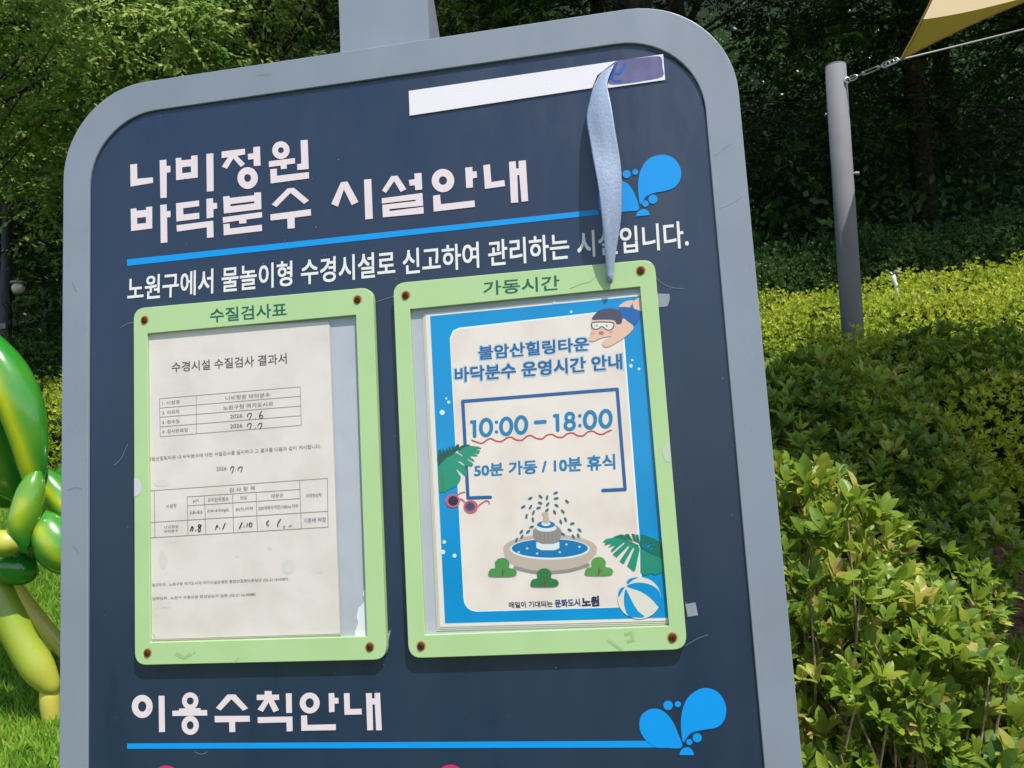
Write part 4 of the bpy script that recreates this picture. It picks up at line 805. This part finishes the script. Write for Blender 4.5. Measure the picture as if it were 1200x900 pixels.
# ------------------------------------------------------------------ sail pole, sail, rigging
POLE = mat('grey_brown_pole_paint', lin('#87878c', .62), .75, 0, .25, noise=(6, lin('#818187', .6), .4, .7)); STEEL = mat('galvanised_steel', lin('#b8bcbc', .7), .35, .8)
tp = W(979, 78, 5.5); bt = W(1000, 400, 5.45); bxy = bt + (bt - tp) * .35
zb = float(gz(bxy[0], bxy[1])) - .1
bt2 = tp + (bt - tp) * (tp[2] - zb) / (tp[2] - bt[2])
pole = empty('sail_pole', (bt2[0], bt2[1], zb + .1), 'round grey metal pole rising from the azalea hedge and holding the sail', 'pole')
mb = MB(); r = .070; ax = _n(tp - bt2); mb.tube([bt2, bt2 * .5 + tp * .5, tp], [r, r, r * .96], POLE, n=28); mb.build('shaft', pole, smooth=False).data.polygons.foreach_set('use_smooth', [True] * 56 + [False] * 2)
mb = MB(); mb.tube([tp + ax * .0005, tp + ax * .008, tp + ax * .012], [r * .96, r * .95, r * .86], POLE, n=28); mb.build('cap', pole)
k1 = W(993, 94, 5.43); mb = MB(); c0 = tp - ax * .10; mb.tube([c0, k1], .007, STEEL, n=8)
mb.tube([k1 + (RT * math.cos(q) + np.array([0, 0, 1]) * math.sin(q)) * .018 for q in np.linspace(0, 6.28, 13)], .005, STEEL, n=6, caps=False); mb.build('eye_bolt', pole)
c1 = tp + (bt - tp) * ((204 - 78) / (400 - 78.)); mb = MB(); k2 = W(1007, 203, 5.43); mb.tube([c1, c1 + (k2 - c1) * .8], .006, STEEL, n=7); mb.tube([c1 + (k2 - c1) * .75, k2], .012, STEEL, n=8); mb.build('cleat', pole)
ring_ = W(1052, 70, 5.25); sailz = 0
def cable(mb, a_, b_, r, m, sag=0, n=8): mb.tube([a_ + (b_ - a_) * t_ + np.array([0, 0, -sag * 4 * t_ * (1 - t_)]) for t_ in np.linspace(0, 1, 9)], r, m, n=n)
tb = empty('turnbuckle', k1, 'galvanised turnbuckle and chain tying the sail corner to the pole', 'turnbuckle')
A0 = k1 + (ring_ - k1) * .12; A1 = k1 + (ring_ - k1) * .93; perp = _n(np.cross(A1 - A0, FW))
mb = MB()
for s_ in (-1, 1): mb.tube([A0 + (A1 - A0) * .25 + perp * .011 * s_, A0 + (A1 - A0) * .62 + perp * .011 * s_], .0042, STEEL, n=6)
for t_ in (.25, .62): mb.tube([A0 + (A1 - A0) * (t_ - .025), A0 + (A1 - A0) * (t_ + .025)], .016, STEEL, n=8)
mb.build('body', tb)
mb = MB(); mb.tube([A0 - (A1 - A0) * .08, A0 + (A1 - A0) * .3], .005, STEEL, n=6); mb.tube([A0 + (A1 - A0) * .58, A0 + (A1 - A0) * .8], .005, STEEL, n=6); mb.build('threaded_rod', tb)
for t_ in (0.0, .8, .9, 1.0):
    mb = MB(); c_ = A0 + (A1 - A0) * t_; dr = _n(A1 - A0); mb.tube([c_ + (dr * math.cos(q) * 1.5 + perp * math.sin(q)) * .017 for q in np.linspace(0, 6.28, 13)], .005, STEEL, n=6, caps=False); mb.build('shackle', tb)
# sail: a stretched quadrilateral, corner at the turnbuckle, reaching right and towards the viewer
SAIL = bpy.data.materials.new('sail_fabric'); SAIL.use_nodes = True; N = SAIL.node_tree.nodes; L = SAIL.node_tree.links; b = N['Principled BSDF']
def fabric(name, c, tl):
    m = bpy.data.materials.new(name); m.use_nodes = True; N = m.node_tree.nodes; L = m.node_tree.links; b = N['Principled BSDF']; b.inputs['Base Color'].default_value = c; b.inputs['Roughness'].default_value = .85
    wv = N.new('ShaderNodeTexNoise'); wv.inputs['Scale'].default_value = 140; bp = N.new('ShaderNodeBump'); bp.inputs['Strength'].default_value = .3; L.new(wv.outputs['Fac'], bp.inputs['Height']); L.new(bp.outputs[0], b.inputs['Normal'])
    tr = N.new('ShaderNodeBsdfTranslucent'); tr.inputs[0].default_value = c; mx = N.new('ShaderNodeMixShader'); mx.inputs[0].default_value = tl
    L.new(b.outputs[0], mx.inputs[1]); L.new(tr.outputs[0], mx.inputs[2]); L.new(mx.outputs[0], N['Material Output'].inputs[0]); return m
FB1 = fabric('beige_sail_fabric', (.60, .48, .30, 1), .58); FB2 = fabric('olive_sail_border', (.34, .33, .09, 1), .4)
S0 = W(1056, 69, 5.2); S1 = W(1560, -85, 4.0); S3 = np.array([1.05, .55, 4.15]); S2 = np.array([5.2, -.1, 4.6])
sail = empty('shade_sail', S0, 'beige and olive fabric shade sail stretched from the grey pole', 'shade sail')
NS = 40; vs = []
def sp_(u, v):
    p = (S0 * (1 - u) + S1 * u) * (1 - v) + (S3 * (1 - u) + S2 * u) * v
    p = p + (S1 - S0) * .10 * 4 * v * (1 - v) * (1 - 2 * u) + (S3 - S0) * .07 * 4 * u * (1 - u) * (1 - 2 * v); return p + np.array([0, 0, -.22 * 16 * u * (1 - u) * v * (1 - v)])
for j in range(NS + 1):
    for i in range(NS + 1): vs.append(sp_(i / NS, j / NS))
inn = MB(); brd = MB(); fi, fb = [], []
for j in range(NS):
    for i in range(NS):
        k = j * (NS + 1) + i; fi.append((k, k + 1, k + NS + 2, k + NS + 1))
inn.faces(vs, fi, FB1)
bv = [sp_(.40 * a_ / 12 * (1 - b_ / 12), .105 * a_ / 12 * b_ / 12) + np.array([0, 0, -.006]) for a_ in range(13) for b_ in range(13)]
brd.faces(bv, [(a_ * 13 + b_, a_ * 13 + b_ + 1, a_ * 13 + b_ + 14, a_ * 13 + b_ + 13) for a_ in range(12) for b_ in range(12)], FB2)
inn.build('panel', sail, smooth=True); brd.build('corner_panel', sail, smooth=True)
mb = MB(); mb.tube([sp_(t_, 0) + np.array([0, 0, -.002]) for t_ in np.linspace(0, 1, 20)], .006, FB1, n=6); mb.tube([sp_(0, t_) for t_ in np.linspace(0, 1, 20)], .007, FB1, n=6); mb.build('hem', sail)
stay = MB(); cable(stay, A1, W(1500, -48, 6.3), .006, STEEL, .02); o = stay.build('stay_cable'); tag(o, 'thin steel cable running under the sail edge to the right', 'cable')

# ------------------------------------------------------------------ sprinkler in the hedge
w0 = W(1050, 334, 7.4); sp = empty('sprinkler', w0, 'small white sprinkler poking out of the hedge top right of the pole', 'sprinkler')
WP = mat('white_plastic', (.75, .75, .76, 1), .4); BRN = mat('brown_plastic', (.25, .15, .11, 1), .5)
mb = MB(); mb.tube([w0 - [0, 0, .3], w0, W(1047.5, 327, 7.4), W(1047.5, 322, 7.4)], [.016, .016, .022, .014], WP, n=9); mb.build('riser', sp, smooth=True)
mb = MB(); mb.tube([W(1046.5, 323, 7.4), W(1050, 318.5, 7.4), W(1056, 320, 7.36)], [.012, .022, .013], BRN, n=8); mb.build('nozzle', sp, smooth=True)
mb = MB(); mb.tube([W(1047, 322, 7.4), W(1043, 319, 7.42)], [.008, .004], WP, n=6); mb.build('arm', sp)

# ------------------------------------------------------------------ lamp post at the left
DK = mat('dark_lamp_paint', (.035, .036, .04, 1), .5); GLB = mat('frosted_globe', (.72, .70, .62, 1), .35)
lp = W(6, 400, 13.0); lb = (lp[0], lp[1], float(gz(lp[0], lp[1])))
lamp = empty('lamp_post', lb, 'dark lamp post with a hanging white globe left of the board', 'lamp post')
mb = MB(); ltop = W(9.5, 240, 13.0); mb.tube([np.array(lb) - [0, 0, .2], lp, ltop], [.10, .09, .075], DK, n=16); mb.build('post', lamp, smooth=True)
gl = W(21.5, 338, 12.95); mb = MB(); mb.tube([W(9, 330, 13), gl + [0, 0, .125]], .018, DK, n=8); mb.build('arm', lamp)
mb = MB(); mb.tube([gl + [0, 0, .12], gl + [0, 0, .10], gl + [0, 0, .075]], [.05, .118, .12], mat('lamp_cap', (.30, .29, .27, 1), .5), n=18); mb.build('cap', lamp)
mb = MB(); mb.tube([gl + np.array([0, 0, .092 * math.cos(q)]) for q in np.linspace(0.01, 3.13, 12)], [.098 * math.sin(q) + .001 for q in np.linspace(0.01, 3.13, 12)], GLB, n=18); mb.build('globe', lamp, smooth=True)
q_ = W(3, 382, 12.88); mb = MB(); mb.box((q_[0] - .05, q_[1], q_[2] - .045), (q_[0] + .05, q_[1] + .004, q_[2] + .045), mat('number_sticker', (.25, .26, .28, 1), .6)); mb.build('number_sticker', lamp)

# ------------------------------------------------------------------ insect sculpture
def paint(name, c0, c1, rough=.16):
    m = bpy.data.materials.new(name); m.use_nodes = True; N = m.node_tree.nodes; L = m.node_tree.links; b = N['Principled BSDF']
    at_ = N.new('ShaderNodeAttribute'); at_.attribute_name = 'tint'; cr = N.new('ShaderNodeValToRGB'); e = cr.color_ramp.elements; e[0].color = c0; e[0].position = .15; e[1].color = c1; e[1].position = .85
    nz = N.new('ShaderNodeTexNoise'); nz.inputs['Scale'].default_value = 3; tc = N.new('ShaderNodeTexCoord'); L.new(tc.outputs['Object'], nz.inputs['Vector'])
    mth = N.new('ShaderNodeMath'); mth.operation = 'MULTIPLY_ADD'; mth.inputs[1].default_value = .35; L.new(nz.outputs['Fac'], mth.inputs[0])
    sb = N.new('ShaderNodeMath'); sb.operation = 'SUBTRACT'; sb.inputs[1].default_value = .17; L.new(at_.outputs['Fac'], sb.inputs[0]); L.new(sb.outputs[0], mth.inputs[2])
    L.new(mth.outputs[0], cr.inputs[0]); L.new(cr.outputs[0], b.inputs['Base Color']); b.inputs['Roughness'].default_value = rough; b.inputs['Coat Weight'].default_value = .5; b.inputs['Coat Roughness'].default_value = .08; return m
SP = paint('green_yellow_enamel', (.018, .19, .020, 1), (.40, .46, .012, 1)); SL = paint('yellow_leg_enamel', (.13, .25, .004, 1), (.56, .47, .09, 1), .3)
SL.node_tree.nodes['Principled BSDF'].inputs['Coat Weight'].default_value = .2
def limb(name, spec, m, parent, tints, n=20, sx=1.0, stripe=None):
    """spec: (px, py, t, radius in px) along the limb; a smooth tapering body"""
    pts = [W(a_, b_, c_) for a_, b_, c_, d_ in spec]; rad = [d_ / F * c_ for a_, b_, c_, d_ in spec]
    ii = np.linspace(0, len(pts) - 1, 6 * len(pts)); P3 = np.array(pts); k0 = np.arange(len(pts))
    def cr_(arr):
        o = []
        for q in ii:
            i = min(int(q), len(arr) - 2); t_ = q - i; a_, b_, c_, d_ = arr[max(i - 1, 0)], arr[i], arr[i + 1], arr[min(i + 2, len(arr) - 1)]
            o.append(.5 * ((2 * b_) + (-a_ + c_) * t_ + (2 * a_ - 5 * b_ + 4 * c_ - d_) * t_ * t_ + (-a_ + 3 * b_ - 3 * c_ + d_) * t_ ** 3))
        return o
    pp = cr_(P3); rr = [max(float(q), .004) for q in cr_(np.array(rad))]; tn = [float(q) for q in cr_(np.array(tints, float))]
    mb = MB(); mb.tube(pp, rr, m, n=n, sx=sx); o = mb.build(name, parent, smooth=True); at_ = o.data.attributes.new('tint', 'FLOAT', 'POINT')
    vals = np.repeat(np.array(tn), n); V = np.array(mb.v)
    for line, w_, amp in (stripe or []):
        L3 = np.array(smooth3([W(*p_) for p_ in line])); dd_ = np.min(np.linalg.norm(V[:, None] - L3[None], axis=2), axis=1); vals = vals + amp * np.exp(-(dd_ / w_) ** 2)
    at_.data.foreach_set('value', vals.astype(np.float32)); return o
def smooth3(pts, n=8):
    o = []
    for p_, q_ in zip(pts[:-1], pts[1:]): o += [p_ + (q_ - p_) * k / n for k in range(n)]
    return o + [pts[-1]]
patchy(SP, .10, .34, (9, 9, 9)); patchy(SL, .22, .5, (9, 9, 9))
TS = 3.9; gl_ = W(68, 868, TS)
ins = empty('insect_sculpture', (gl_[0], gl_[1], float(gz(gl_[0], gl_[1]))), 'glossy green and yellow insect sculpture standing on the lawn left of the board', 'sculpture')
limb('body', [(30,655,4.15,12),(60,610,4.15,36),(95,590,4.15,50),(140,570,4.15,58),(190,545,4.15,52),(230,520,4.15,40),(250,505,4.15,16)], SP, ins, [.2,.35,.2,.15,.15,.2,.2])
limb('head', [(225,520,4.15,20),(255,500,4.1,52),(290,490,4.1,50),(312,500,4.1,12)], SP, ins, [.2,.2,.3,.3])
for s_, (ex_, ey_) in enumerate(((285, 470), (300, 480))): limb('eye', [(ex_, ey_, 3.95 + s_ * .3, 2), (ex_ + 2, ey_ + 6, 3.95 + s_ * .3, 16), (ex_ + 4, ey_ + 18, 3.95 + s_ * .3, 2)], mat('black_enamel', (.01, .01, .012, 1), .1), ins, [0, 0, 0])
limb('wing_case', [(-92,392,3.95,8),(-60,440,3.95,36),(-36,482,3.95,44),(-12,525,3.96,40),(12,560,3.98,26),(30,590,4.0,5)], SP, ins, [.22,.2,.18,.2,.15,.1], n=64, stripe=[([(-40,500,3.75),(-10,545,3.78),(8,580,3.86)], .05, .35)])
limb('wing_case', [(-52,376,3.86,5),(-28,398,3.84,20),(2,432,3.82,25),(22,470,3.81,25),(33,510,3.81,21),(38,548,3.82,15),(40,576,3.84,7),(41,586,3.85,2)], SP, ins, [.1,.12,.15,.15,.12,.1,.1,.1], n=64, stripe=[([(-30,412,3.74),(-8,442,3.73),(8,478,3.73),(20,515,3.74),(30,552,3.76),(37,584,3.8)], .034, 1.0)])
limb('wing_case', [(-90,440,4.2,6),(-60,480,4.2,30),(-25,530,4.2,40),(5,565,4.2,36),(28,590,4.2,10)], SP, ins, [.2,.2,.1,.1,.1], n=28)
limb('thorax_plate', [(42,552,3.95,4),(54,562,3.93,13),(72,584,3.93,19),(98,606,3.95,20),(120,628,3.98,6)], SP, ins, [.1,.2,.25,.2,.1], n=40, stripe=[([(46,566,3.86),(58,580,3.84),(76,598,3.84),(100,622,3.86)], .022, .8)])
limb('thigh', [(44,552,3.8,5),(38,570,3.78,14),(31,597,3.76,17),(25,620,3.75,15),(28,640,3.75,8),(31,647,3.75,3)], SP, ins, [.15,.25,.35,.25,.05,.0], n=40, stripe=[([(24,590,3.70),(20,612,3.70)], .03, .3)])
limb('shoulder', [(46,600,3.85,6),(56,618,3.82,20),(70,640,3.82,27),(86,655,3.85,22),(98,662,3.9,8)], SP, ins, [.2,.2,.15,.1,.1], n=40, stripe=[([(46,622,3.74),(56,636,3.73),(70,655,3.74)], .03, .55)])
limb('hip', [(2,655,3.9,6),(14,662,3.88,20),(30,666,3.88,19),(44,662,3.9,8)], SP, ins, [.0,.1,.05,.1])
limb('forearm', [(-60,640,3.78,10),(-30,637,3.76,13),(-2,637,3.74,16),(16,637,3.74,14),(27,639,3.74,4)], SL, ins, [.3,.3,.5,.55,.4], n=32, stripe=[([(-40,648,3.7),(10,650,3.7)], .03, -.4)])
limb('leg', [(-44,600,3.9,15),(-18,655,3.9,16),(4,708,3.88,17),(25,750,3.87,18),(44,782,3.86,18),(58,803,3.86,12),(63,812,3.86,6)], SL, ins, [.1,.15,.25,.35,.45,.5,.5], n=32)
limb('foot', [(58,800,3.87,9),(58,818,3.87,11),(61,845,3.88,10),(66,864,3.88,6),(69,876,3.88,2)], SL, ins, [.8,1.0,1.0,.95,.9])
limb('leg', [(0,650,4.3,7),(20,690,4.3,8),(45,725,4.3,9),(78,765,4.3,9),(110,800,4.3,7),(125,830,4.3,4)], SL, ins, [.6,.9,.9,.7,.5,.5])
limb('leg', [(150,600,4.15,22),(190,680,4.1,20),(215,760,4.1,15),(205,830,4.05,10),(200,868,4.05,4)], SL, ins, [.3,.4,.5,.6,.8])
for s_ in (0, 1): limb('antenna', [(300,460,4.0 + s_ * .2,4),(320,400,4.0 + s_ * .2,3),(350,360,4.0 + s_ * .2,2.5)], SP, ins, [.2, .2, .2], n=8)
